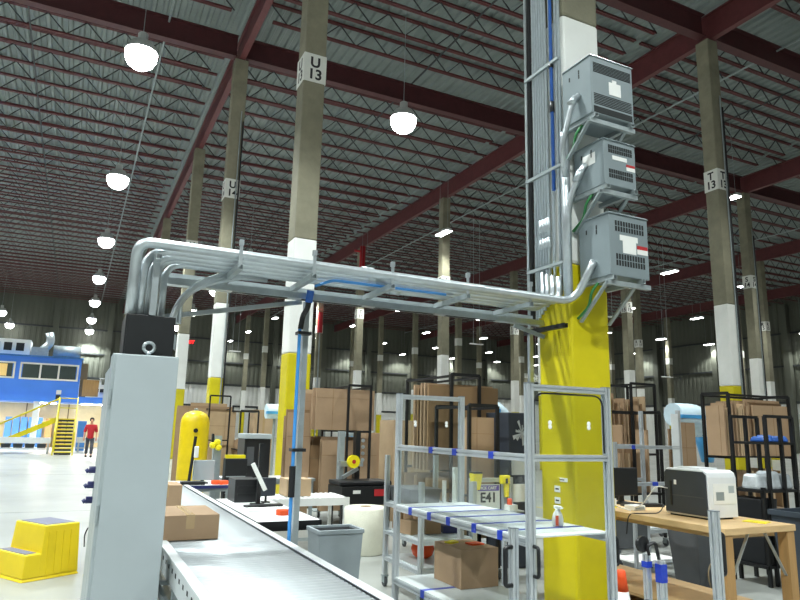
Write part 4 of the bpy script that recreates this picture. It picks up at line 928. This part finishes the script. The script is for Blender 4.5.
for s_ in (-1, 1):
    MB().lathe([(.004, -.004), (.009, 0), (.004, .004)], P(.03*s_, -.107, 1.645), 8, 'y').build('eye', 'white_label', pe); MB().box(px+.07*s_-.012, px+.07*s_+.012, py-.01, py+.02, 1.61, 1.67).build('ear', 'skin', pe, bevel=.006)
    MB().box(px+.10*s_-.05, px+.10*s_+.05, py-.21+(0 if s_ > 0 else .16), py+.05+(0 if s_ > 0 else .16), 0, .085).build('shoe', 'black_plastic', pe, bevel=.02)
MB().frustum((px-.016, px+.016, py-.13, py-.09), (px-.008, px+.008, py-.11, py-.09), 1.60, 1.645).build('nose', 'skin', pe); MB().box(px-.025, px+.025, py-.112, py-.10, 1.575, 1.583).build('mouth', 'shirt_red', pe)

# ================================================================== middle ground, left
mat('tank_yellow', '#e2c50c', .4, var=.06)
tk = thing('air_tank', 'tall yellow pressure tank with domed top near the second column', 'tank', (2.55, 15.9, 0))
MB().lathe([(.315, .28), (.325, .40), (.325, 1.62), (.30, 1.74), (.24, 1.83), (.12, 1.885), (.03, 1.90)], (2.55, 15.9, 0), 24).build('shell', 'tank_yellow', tk, smooth=True)
MB().lathe([(.30, 0), (.31, .30)], (2.55, 15.9, 0), 24).build('skirt', 'tank_yellow', tk); MB().lathe([(.05, 1.89), (.05, 1.94), (.03, 1.95)], (2.55, 15.9, 0), 12).build('top_port', 'galv_dull', tk); MB().lathe([(.05, -.03), (.05, .0)], (2.52, 15.55, 1.45), 12, 'y').build('gauge', 'black_metal', tk)

def wood_table(name, label, x0, x1, y0, y1, z, top='frame_white', edge='black_plastic', leg='black_metal'):
    t = thing(name, label, 'table', ((x0+x1)/2, (y0+y1)/2, 0)); MB().box(x0+.012, x1-.012, y0+.012, y1-.012, z-.03, z).build('table_top', top, t)
    MB().box(x0, x1, y0, y0+.012, z-.045, z).box(x0, x1, y1-.012, y1, z-.045, z).box(x0, x0+.012, y0, y1, z-.045, z).box(x1-.012, x1, y0, y1, z-.045, z).build('edge_band', edge, t)
    for x in (x0+.05, x1-.05):
        for y in (y0+.05, y1-.05): MB().box(x-.025, x+.025, y-.025, y+.025, 0, z-.03).build('leg', leg, t)
    for y in (y0+.05, y1-.05): MB().box(x0+.075, x1-.075, y-.015, y+.015, z-.09, z-.045).build('apron', leg, t)
    return t
wood_table('work_desk', 'white desk with black edges beside the roller conveyor', 1.57, 2.18, 6.02, 8.0, .75)
cp_ = thing('computer_tower', 'black computer box on the far end of the white desk', 'computer', (1.83, 7.74, .75)); MB().box(1.70, 1.97, 7.56, 7.92, .75, 1.0).build('case', 'black_plastic', cp_, bevel=.006)
for z in (.82, .90): MB().box(1.73, 1.94, 7.554, 7.56, z, z+.03).build('drive_slot', 'black_metal', cp_)
m2 = thing('monitor', 'small dark monitor turned away on the white desk', 'monitor', (2.10, 7.5, .75)); MB().at((2.04, 7.5, 0), .25).box(-.11, .11, -.02, .02, .82, 1.02).build('panel', 'printer_dark', m2, bevel=.006); MB().box(2.0, 2.08, 7.46, 7.56, .75, .762).build('foot', 'black_plastic', m2); MB().box(2.03, 2.05, 7.5, 7.52, .76, .84).build('stem', 'black_plastic', m2)
po = thing('scale_pole', 'black display pole rising from the white desk', 'pole', (1.90, 7.30, .75)); MB().box(1.88, 1.92, 7.28, 7.32, .765, 1.40).build('pole', 'black_metal', po); MB().box(1.83, 1.97, 7.24, 7.38, .75, .765).build('foot', 'black_metal', po); MB().at((1.88, 7.24, 1.05), 0, 0, -.5).box(-.02, .02, -.02, .02, -.16, .16).build('white_arm', 'white_label', po)
tr_ = thing('tape_roll', 'orange tape roll lying on the white desk', 'tape roll', (1.93, 6.45, .75)); MB().lathe([(.035, 0), (.065, 0), (.065, .05), (.035, .05)], (1.93, 6.45, .75), 18).build('roll', 'orange_paint', tr_)
for k, (x, y, rz) in enumerate(((2.0, 6.95, .3), (1.95, 6.8, -.4), (1.75, 6.9, .1))): tag(MB().at((x, y, .75+.002*k), rz).box(-.11, .11, -.15, .15, .0, .002).build('paper_sheet', 'white_label', loc=(x, y, .75)), 'loose white paper on the white desk, %s' % ('near the monitor', 'overlapping another sheet', 'by the black computer box')[k], 'paper')
kb2 = thing('keyboard', 'black keyboard on the white desk', 'keyboard', (2.05, 6.75, .75)); MB().at((1.92, 7.14, .75), .15).box(-.2, .2, -.06, .06, .0, .022).build('tray', 'black_plastic', kb2)
# tables farther back with printer, monitor and fittings
wood_table('work_table', 'white work table carrying the black label printer', 2.25, 3.75, 10.75, 11.5, .75, edge='galv_dull', leg='galv_dull')
bp = thing('label_printer', 'large black label printer with pale lid on a back table', 'printer', (2.78, 11.1, .75))
MB().box(2.56, 2.99, 10.9, 11.4, .76, 1.38).build('body', 'black_plastic', bp, bevel=.01); MB().box(2.55, 3.0, 10.88, 11.42, 1.38, 1.46).build('lid', 'enclosure', bp, bevel=.01); MB().box(2.60, 2.72, 10.892, 10.9, .95, 1.25).build('side_panel', 'wheel_grey', bp); MB().box(2.77, 2.87, 10.892, 10.9, .82, .86).build('badge', 'white_label', bp)
wood_table('sorting_table', 'low table at the far end of the roller conveyor', 1.25, 2.15, 9.75, 10.6, .75, edge='navy', leg='galv_dull')
wm = thing('monitor', 'pale grey monitor seen from behind at the conveyor end', 'monitor', (1.80, 10.1, .75)); MB().box(1.64, 1.94, 10.05, 10.10, .80, 1.08).build('panel', 'enclosure', wm, bevel=.006); MB().box(1.72, 1.86, 10.02, 10.2, .75, .77).build('foot', 'black_plastic', wm); MB().box(1.77, 1.81, 10.1, 10.13, .77, .9).build('stem', 'black_plastic', wm)
pk = thing('scanner_pole', 'slim black pole left of the pale grey monitor', 'pole', (1.60, 10.0, .75)); MB().tube([(1.58, 10.0, .765), (1.63, 10.0, 1.42)], .022, 8).build('pole', 'black_metal', pk); MB().box(1.52, 1.66, 9.93, 10.07, .75, .765).build('foot', 'black_metal', pk); MB().at((1.65, 9.97, 1.2), 0).box(-.03, .03, -.03, .03, -.08, .08).build('white_scanner', 'white_label', pk, bevel=.01)
for k, (x, y) in enumerate(((1.95, 9.9), (2.04, 9.85))): tag(MB().at((x, y, .75), .4*k).box(-.07, .07, -.05, .05, 0, .06).build('orange_pouch', 'orange_paint', loc=(x, y, .75), bevel=.02), ('left', 'right')[k]+' orange pouch on the table at the conveyor end', 'pouch')
tag(MB().box(1.45, 1.78, 9.8, 9.95, .75, .80).build('document_tray', 'black_plastic', loc=(1.6, 9.87, .75), bevel=.01), 'black tray on the table at the conveyor end', 'tray')
vs_ = thing('valve_stand', 'grey stand with yellow valves behind the pale monitor', 'stand', (2.12, 10.9, 0)); MB().box(2.06, 2.18, 10.85, 10.97, 0, 1.42).build('post', 'galv_dull', vs_); MB().box(2.02, 2.05, 10.84, 10.9, 1.3, 1.45).build('dark_gauge', 'black_metal', vs_)
for dx, dz in ((-.07, 1.27), (.0, 1.32), (.02, 1.24)): MB().lathe([(.03, -.05), (.05, -.03), (.05, .03), (.03, .05)], (2.10+dx, 10.80, dz), 10, 'y').build('valve', 'holster_yellow', vs_)
tag(MB().box(2.22, 2.52, 10.62, 10.74, 1.08, 1.13).build('yellow_level', 'holster_yellow', loc=(2.37, 10.68, 1.08)), 'yellow bar lying on the dark tool chest', 'tool'); tc_ = thing('tool_chest', 'dark tool chest under the yellow bar', 'chest', (2.37, 10.65, 0)); MB().box(2.2, 2.54, 10.55, 10.74, 0, 1.08).build('chest_body', 'black_metal', tc_, bevel=.01)
for z in (.3, .55, .8): MB().box(2.22, 2.52, 10.544, 10.55, z, z+.015).build('drawer_gap', 'galv_dull', tc_)

# second roller conveyor with a carton, bubble-wrap roll, grey bin
r2 = thing('roller_conveyor', 'short white roller conveyor behind the grey bin', 'conveyor', (2.95, 8.95, 0))
for y in (8.66, 9.24): MB().box(2.35, 3.52, y-.02, y+.02, .56, .66).build('side_rail', 'frame_white', r2)
rm2 = MB().tube([(0, 8.68, .645), (0, 9.22, .645)], .03, 10).mesh('roller', (2.95, 8.95, 0), True)
for k in range(15): part('roller', rm2, r2, 'frame_white', (2.40+k*.075, 0, 0))
for x in (2.42, 3.46):
    for y in (8.66, 9.24): MB().box(x-.02, x+.02, y-.02, y+.02, 0, .56).build('leg', 'frame_white', r2)
MB().bar((2.45, 8.65, .5), (3.4, 8.65, .12), .03, .015).build('brace', 'galv', r2); MB().box(2.42, 3.46, 8.65, 8.67, .12, .16).build('lower_rail', 'galv', r2)
carton(2.66, 3.0, 8.76, 9.12, .676, .90, 'small plain carton on the short white roller conveyor', m='cardboard_pale', flap=False)
bw = thing('bubble_wrap_roll', 'fat white bubble-wrap roll standing on the floor', 'wrap roll', (3.60, 8.26, 0))
mat('bubble', '#dcdccb', .5, var=.05, scale=8, bump=.3, bscale=60); mat('bin_grey', '#8f999e', .5, var=.05)
MB().lathe([(.265, 0), (.28, .015), (.282, .30), (.28, .555), (.262, .58), (.08, .582), (.075, .56)], (3.60, 8.26, 0), 28).build('roll', 'bubble', bw, smooth=True); MB().lathe([(.075, .40), (.075, .585), (.06, .585), (.06, .40)], (3.60, 8.26, 0), 16).build('core', 'cardboard', bw)
gb = thing('waste_bin', 'slim grey waste bin beside the roller conveyor', 'bin', (2.21, 5.74, 0))
a0, b0 = (2.04, 2.38, 5.62, 5.86), (2.005, 2.415, 5.585, 5.895)
w_ = MB(); w_.frustum(a0, b0, 0, .70); w_.f.pop(1); w_.build('bucket', 'bin_grey', gb); wi = MB(); wi.frustum((2.05, 2.37, 5.63, 5.85), (2.02, 2.40, 5.60, 5.88), .02, .70); wi.f.pop(1); wi.build('liner', 'wheel_grey', gb)
MB().box(1.995, 2.425, 5.575, 5.60, .685, .72).box(1.995, 2.425, 5.88, 5.905, .685, .72).box(1.995, 2.02, 5.6, 5.88, .685, .72).box(2.40, 2.425, 5.6, 5.88, .685, .72).build('rim', 'bin_grey', gb, bevel=.004)
# carton sealer with tape wheel
cs = thing('carton_sealer', 'black carton sealing machine with a yellow tape wheel', 'machine', (4.1, 9.7, 0))
MB().box(3.72, 4.55, 9.45, 10.05, .45, .72).build('bed_frame', 'black_metal', cs); MB().box(3.70, 4.57, 9.50, 10.0, .73, .80).build('belt_bed', 'black_plastic', cs, bevel=.02)
for x in (3.76, 4.50):
    for y in (9.5, 10.0): MB().box(x-.03, x+.03, y-.03, y+.03, 0, .45).build('leg', 'black_metal', cs)
for x in (3.86, 4.13): MB().box(x-.04, x+.04, 9.86, 9.98, .72, 1.54).build('mast', 'galv_dull' if x < 4 else 'black_metal', cs)
MB().box(3.82, 4.2, 9.80, 9.88, 1.0, 1.08).build('head_beam', 'galv', cs)
MB().lathe([(.03, -.03), (.10, -.03), (.10, .03), (.03, .03)], (3.99, 9.70, 1.08), 20, 'y').build('tape_wheel', 'holster_yellow', cs); MB().lathe([(.01, -.035), (.032, -.035), (.032, .035), (.01, .035)], (3.99, 9.70, 1.08), 12, 'y').build('hub', 'red_label', cs)
MB().bar((3.84, 9.75, .84), (4.1, 9.78, .97), .05).build('swing_arm', 'galv', cs); MB().box(4.25, 4.5, 9.44, 9.45, .58, .68).build('control_panel', 'red_label', cs); MB().box(3.9, 4.02, 9.44, 9.45, .62, .67).build('nameplate', 'white_label', cs)
for k in range(4): MB().lathe([(.01, -.01), (.03, -.008), (.03, .008)], (4.2, 9.83, 1.10+k*.1), 8, 'y').build('knob', 'galv', cs)

# ================================================================== cardboard carts, shelving and film chutes
mat('rack_black', '#171819', .5, .2, var=.12)
mat('chute_blue', '#4aa3e0', .35, var=.10, scale=2)
mat('chute_white', '#cfe6f2', .35, var=.05)
mat('film', '#b7bec2', .18, var=.25, scale=9)
mat('blue_pack', '#2f5fb0', .4, var=.15)
ORD = ['first', 'second', 'third', 'fourth', 'fifth', 'sixth', 'seventh', 'eighth', 'ninth', 'tenth', 'eleventh', 'twelfth']
def rack(label, x0, x1, y0, y1, z_a, z_b, axis, shelves=(.22,), mids=(1.1,)):
    """black stock cart: an end frame at each end (heights z_a, z_b), decks between"""
    t = thing('stock_cart', label, 'cart', ((x0+x1)/2, (y0+y1)/2, 0), 'black tube-frame stock carts')
    ends = (((x0, y0), (x1, y0), z_a), ((x0, y1), (x1, y1), z_b)) if axis == 'y' else (((x0, y0), (x0, y1), z_a), ((x1, y0), (x1, y1), z_b))
    for p, q, h in ends:
        f = MB(); r = .018
        for e in (p, q): f.box(e[0]-r, e[0]+r, e[1]-r, e[1]+r, .12, h)
        f.build('end_frame', 'rack_black', t)
        MB().bar((p[0], p[1], h), (q[0], q[1], h), .04).build('top_bar', 'rack_black', t)
        for z in mids: MB().bar((p[0], p[1], z), (q[0], q[1], z), .03).build('mid_bar', 'rack_black', t)
        for e in (p, q): castor(t, e[0], e[1])
    for z in shelves: MB().box(x0, x1, y0, y1, z-.02, z).build('deck', 'rack_black', t)
    h = min(z_a, z_b)
    for i in range(2):
        a, b = ends[0][i], ends[1][i]; MB().bar((a[0], a[1], h-.02), (b[0], b[1], h-.02), .03).build('side_bar', 'rack_black', t)
    return t
def sheets(where, n, x, y, z, w, h, axis, step, jit=.08, group=None, lean=.0, th=.035):
    """a row of flat-folded cartons, each a thing: body, fold line and slots; axis is the direction the stack advances"""
    for i in range(n):
        ww = w*(1-jit*random.random()); hh = h*(1-jit*1.5*random.random()); dx = (random.random()-.5)*jit*w; tk = th*(.5+random.random()*.7)
        m_ = random.choice(('cardboard', 'cardboard', 'cardboard_dark', 'cardboard_pale')); rz = (random.random()-.5)*.05
        c = (x+(i*step if axis == 'x' else dx), y+(i*step if axis == 'y' else dx), z)
        t = thing('folded_carton', 'flat-folded carton %s, %s of %d' % (where, ORD[i], n), 'cardboard', c, group or 'flat-folded cartons '+where)
        mb = MB().at(c, rz+(math.pi/2 if axis == 'x' else 0), lean*(1 if i % 2 else .6)); mb.box(-ww/2, ww/2, -tk/2, tk/2, 0, hh); mb.build('board', m_, t)
        fl_ = MB().at(c, rz+(math.pi/2 if axis == 'x' else 0), lean*(1 if i % 2 else .6)); fx = (random.random()-.5)*.5*ww
        fl_.box(fx-.003, fx+.003, -tk/2-.002, tk/2+.002, 0, hh+.001); fl_.box(-ww/2, ww/2, -tk/2-.002, -tk/2, hh*.78, hh*.785); fl_.build('fold_line', 'cardboard_dark' if m_ != 'cardboard_dark' else 'beam_brown', t)
        if i % 2: s_ = MB().at(c, rz+(math.pi/2 if axis == 'x' else 0), lean*(1 if i % 2 else .6)); s_.box(fx+.1*ww, fx+.1*ww+.06, -tk/2-.003, -tk/2, hh*.45, hh*.5); s_.build('print_mark', 'beam_brown', t)
# A: behind the sealer
rack('black stock cart of flat cartons behind the carton sealer', 4.13, 4.54, 10.35, 11.6, 2.30, 2.30, 'y', (.25, 1.55), (1.53,))
sheets('high behind the carton sealer', 7, 4.12, 10.50, 1.552, 1.10, .70, 'y', .14, .12)
sheets('low behind the carton sealer', 7, 4.25, 10.50, .252, 1.05, 1.22, 'y', .14, .14)
sheets('leaning left of the sealer cart', 3, 3.47, 10.9, .0, .42, 1.95, 'y', .12, .1)
# B: behind the near cart
rack('tall black stock cart of wide cartons behind the near cart', 4.30, 4.72, 7.25, 8.5, 2.30, 2.30, 'y', (.25, 1.1), (1.08,))
sheets('low on the tall cart of wide cartons', 6, 4.50, 7.40, .252, 1.0, .80, 'y', .17, .06)
sheets('high on the tall cart of wide cartons', 6, 4.52, 7.36, 1.102, 1.06, 1.10, 'y', .07, .05)
rack('shorter black stock cart between the near cart and yellow column', 4.0, 4.38, 6.35, 7.1, 1.88, 1.88, 'y', (.25, .9), (.88,))
sheets('on the shorter cart near the column', 4, 4.19, 6.42, .902, .36, .85, 'y', .05, .03)
dm = thing('shrouded_machine', 'dark machine cover with shiny radial film beside the stock cart', 'machine', (5.0, 6.9, 0))
MB().box(4.82, 5.22, 6.75, 7.25, 0, 1.83).build('cover', 'printer_dark', dm, bevel=.01)
fb = MB()
for k in range(14):
    a = k*2.4; r = .05+.09*random.random(); fb.add([(5.01, 6.745, 1.58), (5.01+r*math.cos(a), 6.742, 1.58+1.3*r*math.sin(a)), (5.01+r*math.cos(a+.3), 6.735, 1.58+1.3*r*math.sin(a+.3)), (5.01, 6.73, 1.585)], [(0, 1, 2), (0, 2, 3), (0, 3, 1), (1, 3, 2)])
fb.build('film_burst', 'film', dm); MB().box(4.86, 5.10, 6.74, 6.75, 1.08, 1.30).build('notice', 'white_label', dm)
# C: right of the yellow column
rack('tall black stock cart right of the yellow column', 8.15, 8.68, 8.0, 8.6, 2.42, 2.42, 'y', (.25, 1.3), (1.28,))
MB().box(7.55, 8.14, 8.0, 8.6, 1.28, 1.30).build('deck', 'rack_black', bpy.data.objects['stock_cart.003']); MB().box(7.56, 7.60, 8.0, 8.04, 0, 1.28).build('deck_leg', 'rack_black', bpy.data.objects['stock_cart.003']); MB().box(7.56, 7.60, 8.56, 8.6, 0, 1.28).build('deck_leg', 'rack_black', bpy.data.objects['stock_cart.003'])
sheets('edge-on atop the tall cart right of column', 10, 7.66, 8.25, 1.302, .30, .98, 'x', .105, .16)
rack('wide black stock cart right of the yellow column', 6.92, 8.02, 7.32, 7.70, 1.94, 1.94, 'x', (.25, .75), (.73, 1.4))
MB().box(7.45, 7.486, 7.30, 7.335, .12, 1.94).build('upright', 'rack_black', bpy.data.objects['stock_cart.004'])
sheets('edge-on in the wide cart right of column', 9, 7.02, 7.52, .752, .30, 1.0, 'x', .105, .3)
sheets('standing by the right-hand film chute', 3, 8.72, 7.45, .0, .42, 1.86, 'y', .08, .06)
# D: far right
rack('long black stock cart at the right edge', 7.80, 9.05, 5.95, 6.35, 2.17, 2.17, 'x', (.25, 1.35), (1.33,))
sheets('bundled at the left of the right-edge cart', 9, 7.72, 6.10, 1.352, .30, .72, 'x', .055, .10)
sheets('spread along the right-edge cart', 6, 8.66, 5.98, 1.352, .78, .76, 'y', .06, .10)
sheets('low on the right-edge cart', 8, 7.9, 6.15, .252, .36, .95, 'x', .15, .1)
sheets('leaning at the right end of the right-edge cart', 2, 9.15, 5.75, .0, .12, 1.95, 'y', .06, .05, lean=.0)
bs = thing('shelf_unit', 'black wire shelf unit loaded with packages behind the wooden table', 'shelf', (7.3, 5.2, 0))
for x in (7.0, 7.12, 7.38, 7.6):
    for y in (4.98, 5.42): MB().box(x-.018, x+.018, y-.018, y+.018, 0, 1.84 if x > 7.05 else 1.05).build('post', 'rack_black', bs)
for z in (.22, .62, 1.02): MB().box(6.95, 7.62, 4.97, 5.43, z-.03, z).build('shelf_board', 'rack_black', bs)
MB().box(7.1, 7.62, 4.97, 5.43, 1.52, 1.55).build('shelf_board', 'rack_black', bs)
for y in (4.98, 5.42): MB().bar((7.12, y, 1.84), (7.6, y, 1.84), .035).build('top_bar', 'rack_black', bs)
for k, (x, w_, h_) in enumerate(((7.19, .09, .06), (7.29, .10, .08), (7.46, .10, .07), (7.56, .08, .07))):
    tag(MB().at((x, 5.12, 1.55), .2*k).frustum((-w_/2, w_/2, -.1, .1), (-w_/2.6, w_/2.6, -.07, .07), 0, h_).build('blue_package', 'blue_pack', loc=(x, 5.12, 1.55), bevel=.02), 'blue wrapped package on the upper shelf, %s from the left' % ORD[k], 'package', 'blue packages on the black shelf')
for k, (x, w_) in enumerate(((7.08, .22), (7.29, .20), (7.50, .20))):
    tag(MB().at((x, 5.12, 1.02), .15*k-.1).frustum((-w_/2, w_/2, -.12, .12), (-w_/2.4, w_/2.4, -.09, .09), 0, .17+.03*(k == 1)).build('film_package', 'film', loc=(x, 5.12, 1.02), bevel=.03), 'silvery film-wrapped package on the middle shelf, %s from the left' % ORD[k], 'package', 'film-wrapped packages on the black shelf')
for k, (x, w_, h_) in enumerate(((7.33, .10, .10), (7.47, .12, .19))): carton(x-w_/2, x+w_/2, 5.0, 5.2, .62, .62+h_, ('shorter', 'taller')[k]+' pale box on the low black shelf', flap=False, m='cardboard_pale')
for k, (x, z) in enumerate(((7.12, .62), (7.12, .22), (7.42, .22))): tag(MB().frustum((x-.12, x+.12, 5.02, 5.4), (x-.14, x+.14, 5.0, 5.41), z, z+.30).build('tote', 'black_plastic', loc=(x, 5.2, z), bevel=.01), ('black tote on the low black shelf, above another', 'black tote at the bottom left of the black shelf', 'black tote at the bottom right of the black shelf')[k], 'tote')
nb = thing('waste_bin', 'dark blue-grey bin at the right edge of the picture', 'bin', (7.05, 4.55, 0)); mat('bin_dark', '#39424c', .5, var=.06)
w_ = MB(); w_.frustum((6.85, 7.25, 4.3, 4.7), (6.78, 7.32, 4.24, 4.76), 0, .82); w_.f.pop(1); w_.build('bucket', 'bin_dark', nb)
MB().box(6.76, 7.34, 4.22, 4.25, .80, .85).box(6.76, 7.34, 4.75, 4.78, .80, .85).box(6.76, 6.79, 4.25, 4.75, .80, .85).box(7.31, 7.34, 4.25, 4.75, .80, .85).build('rim', 'bin_dark', nb); MB().box(6.83, 7.27, 4.28, 4.72, .5, .52).build('liner', 'black_plastic', nb)
# overhead blue film chutes (four packing stations)
def chute(x, y, z, L, r, label, down=.8):
    t = thing('film_chute', label, 'chute', (x, y, 0), 'blue film chutes over the packing stations')
    MB().tube([(x-L, y, z)]+bez((x-.1, y, z), (x+.26, y, z), (x+.28, y, z-.34), 6), [r]*8, 14).build('hood', 'chute_white', t, smooth=True)
    MB().tube([(x+.28, y, z-.33), (x+.285, y, z-.55), (x+.29, y, z-down)], [r*1.0, r*.75, r*.5], 14).build('spout', 'chute_blue', t, smooth=True)
    MB().box(x-L-.02, x+.1, y-r*.3, y-r-.005, z-.06, z+.0).build('band', 'chute_blue', t)
    MB().tube([(x-L*.5, y, 0), (x-L*.5, y, z-r*.9)], .03, 8).build('stand', 'galv_dull', t); MB().box(x-L*.5-.2, x-L*.5+.2, y-.2, y+.2, 0, .02).build('foot', 'galv_dull', t)
chute(9.75, 8.15, 1.95, .5, .20, 'blue film chute between the right-hand stock carts')
chute(5.65, 8.4, 1.93, .5, .15, 'blue film chute behind the dark machine cover', .6)
chute(4.75, 12.6, 1.75, .45, .15, 'blue film chute behind the wide cartons, left of near cart', .7)
chute(4.35, 14.95, 1.92, .4, .17, 'blue film chute beside the column marked U 13', .7)
# E: far back, near the yellow tank
rack('distant black stock cart with tall cartons behind the yellow tank', 3.10, 3.62, 17.3, 18.6, 2.32, 2.0, 'y', (.25,), (1.2,))
sheets('on the distant cart behind the tank', 5, 3.30, 17.45, .252, 1.0, 1.95, 'y', .22, .1)
sheets('leaning beside the distant tank cart', 3, 2.72, 17.8, 0, .62, 2.1, 'y', .15, .06)
rack('small distant cart frame left of the column marked U 13', 3.75, 4.2, 16.6, 17.6, 1.95, 1.95, 'y', (.25, 1.0), (.98,))
sheets('on the small distant cart', 4, 4.0, 16.75, .252, .5, 1.1, 'y', .2, .1)
for k, (x, y, w_, h_) in enumerate(((4.5, 17.2, .5, 2.0), (5.75, 12.3, .9, 1.5), (5.6, 10.8, .8, 1.75), (6.5, 10.4, .7, 1.55))):
    carton(x-w_/2, x+w_/2, y, y+.6, 0, h_, ('tall carton standing beside the column marked U 13', 'large carton behind the sealer cart', 'large carton beyond the tall cart, left one', 'large carton beyond the tall cart, right one')[k], m='cardboard' if k % 2 else 'cardboard_pale')

# ================================================================== hanging things under the roof
rp_ = thing('fire_riser', 'red fire pipe hanging from the girder near column T 16', 'pipe', (18.35, 44.3, 12.1)); MB().tube([(18.35, 44.3, 15.1), (18.35, 44.3, 12.1)], .22, 10).build('pipe', 'red_pipe', rp_, smooth=True); MB().tube([(17.7, 44.3, 14.7), (18.35, 44.3, 14.7)], .09, 8).build('branch', 'red_pipe', rp_)
r3 = thing('fire_riser', 'distant red fire pipe on the column behind T 16', 'pipe', (18.4, 53.45, 0)); MB().tube([(18.4, 53.45, 9.6), (18.4, 53.45, 11.4)], .22, 10).build('pipe', 'red_pipe', r3)
MB().tube([(18.4, 53.45, 0), (18.4, 53.45, 9.6)], .06, 8).build('lower_pipe', 'galv_dull', r3)
ex = thing('exit_sign', 'red lit EXIT sign hanging far behind the second column', 'sign', (8.55, 60, 8.5)); MB().box(8.1, 9.0, 60, 60.1, 8.5, 8.9).build('box', 'dark_slot', ex); text_part('EXIT', .42, 'exit_red', ex, face_mtx((8.55, 59.99, 8.7), '-y')); MB().tube([(8.55, 60.05, 8.9), (8.55, 60.05, 16.9)], .012, 5).build('suspension', 'galv_dull', ex)
for k, (x, y, z) in enumerate(((24.5, 38., 7.5), (30.2, 31.2, 9.0), (34.0, 44.0, 6.2), (40.5, 36.0, 6.0), (12.2, 58., 8.))):
    t = thing('drop_cord', 'thin cord pair with a small bar hanging from roof, %s' % ('left of column T 15', 'above the near cart', 'near the back wall', 'right of the yellow column', 'between U 13 and U 14')[k], 'cord', (x, y, z)); MB().tube([(x-.25, y, z), (x-.25, y, 16.9)], .012, 5).tube([(x+.25, y, z), (x+.25, y, 16.9)], .012, 5).build('cords', 'galv', t); MB().box(x-.5, x+.5, y-.12, y+.12, z-.06, z).build('bar', 'frame_white', t)
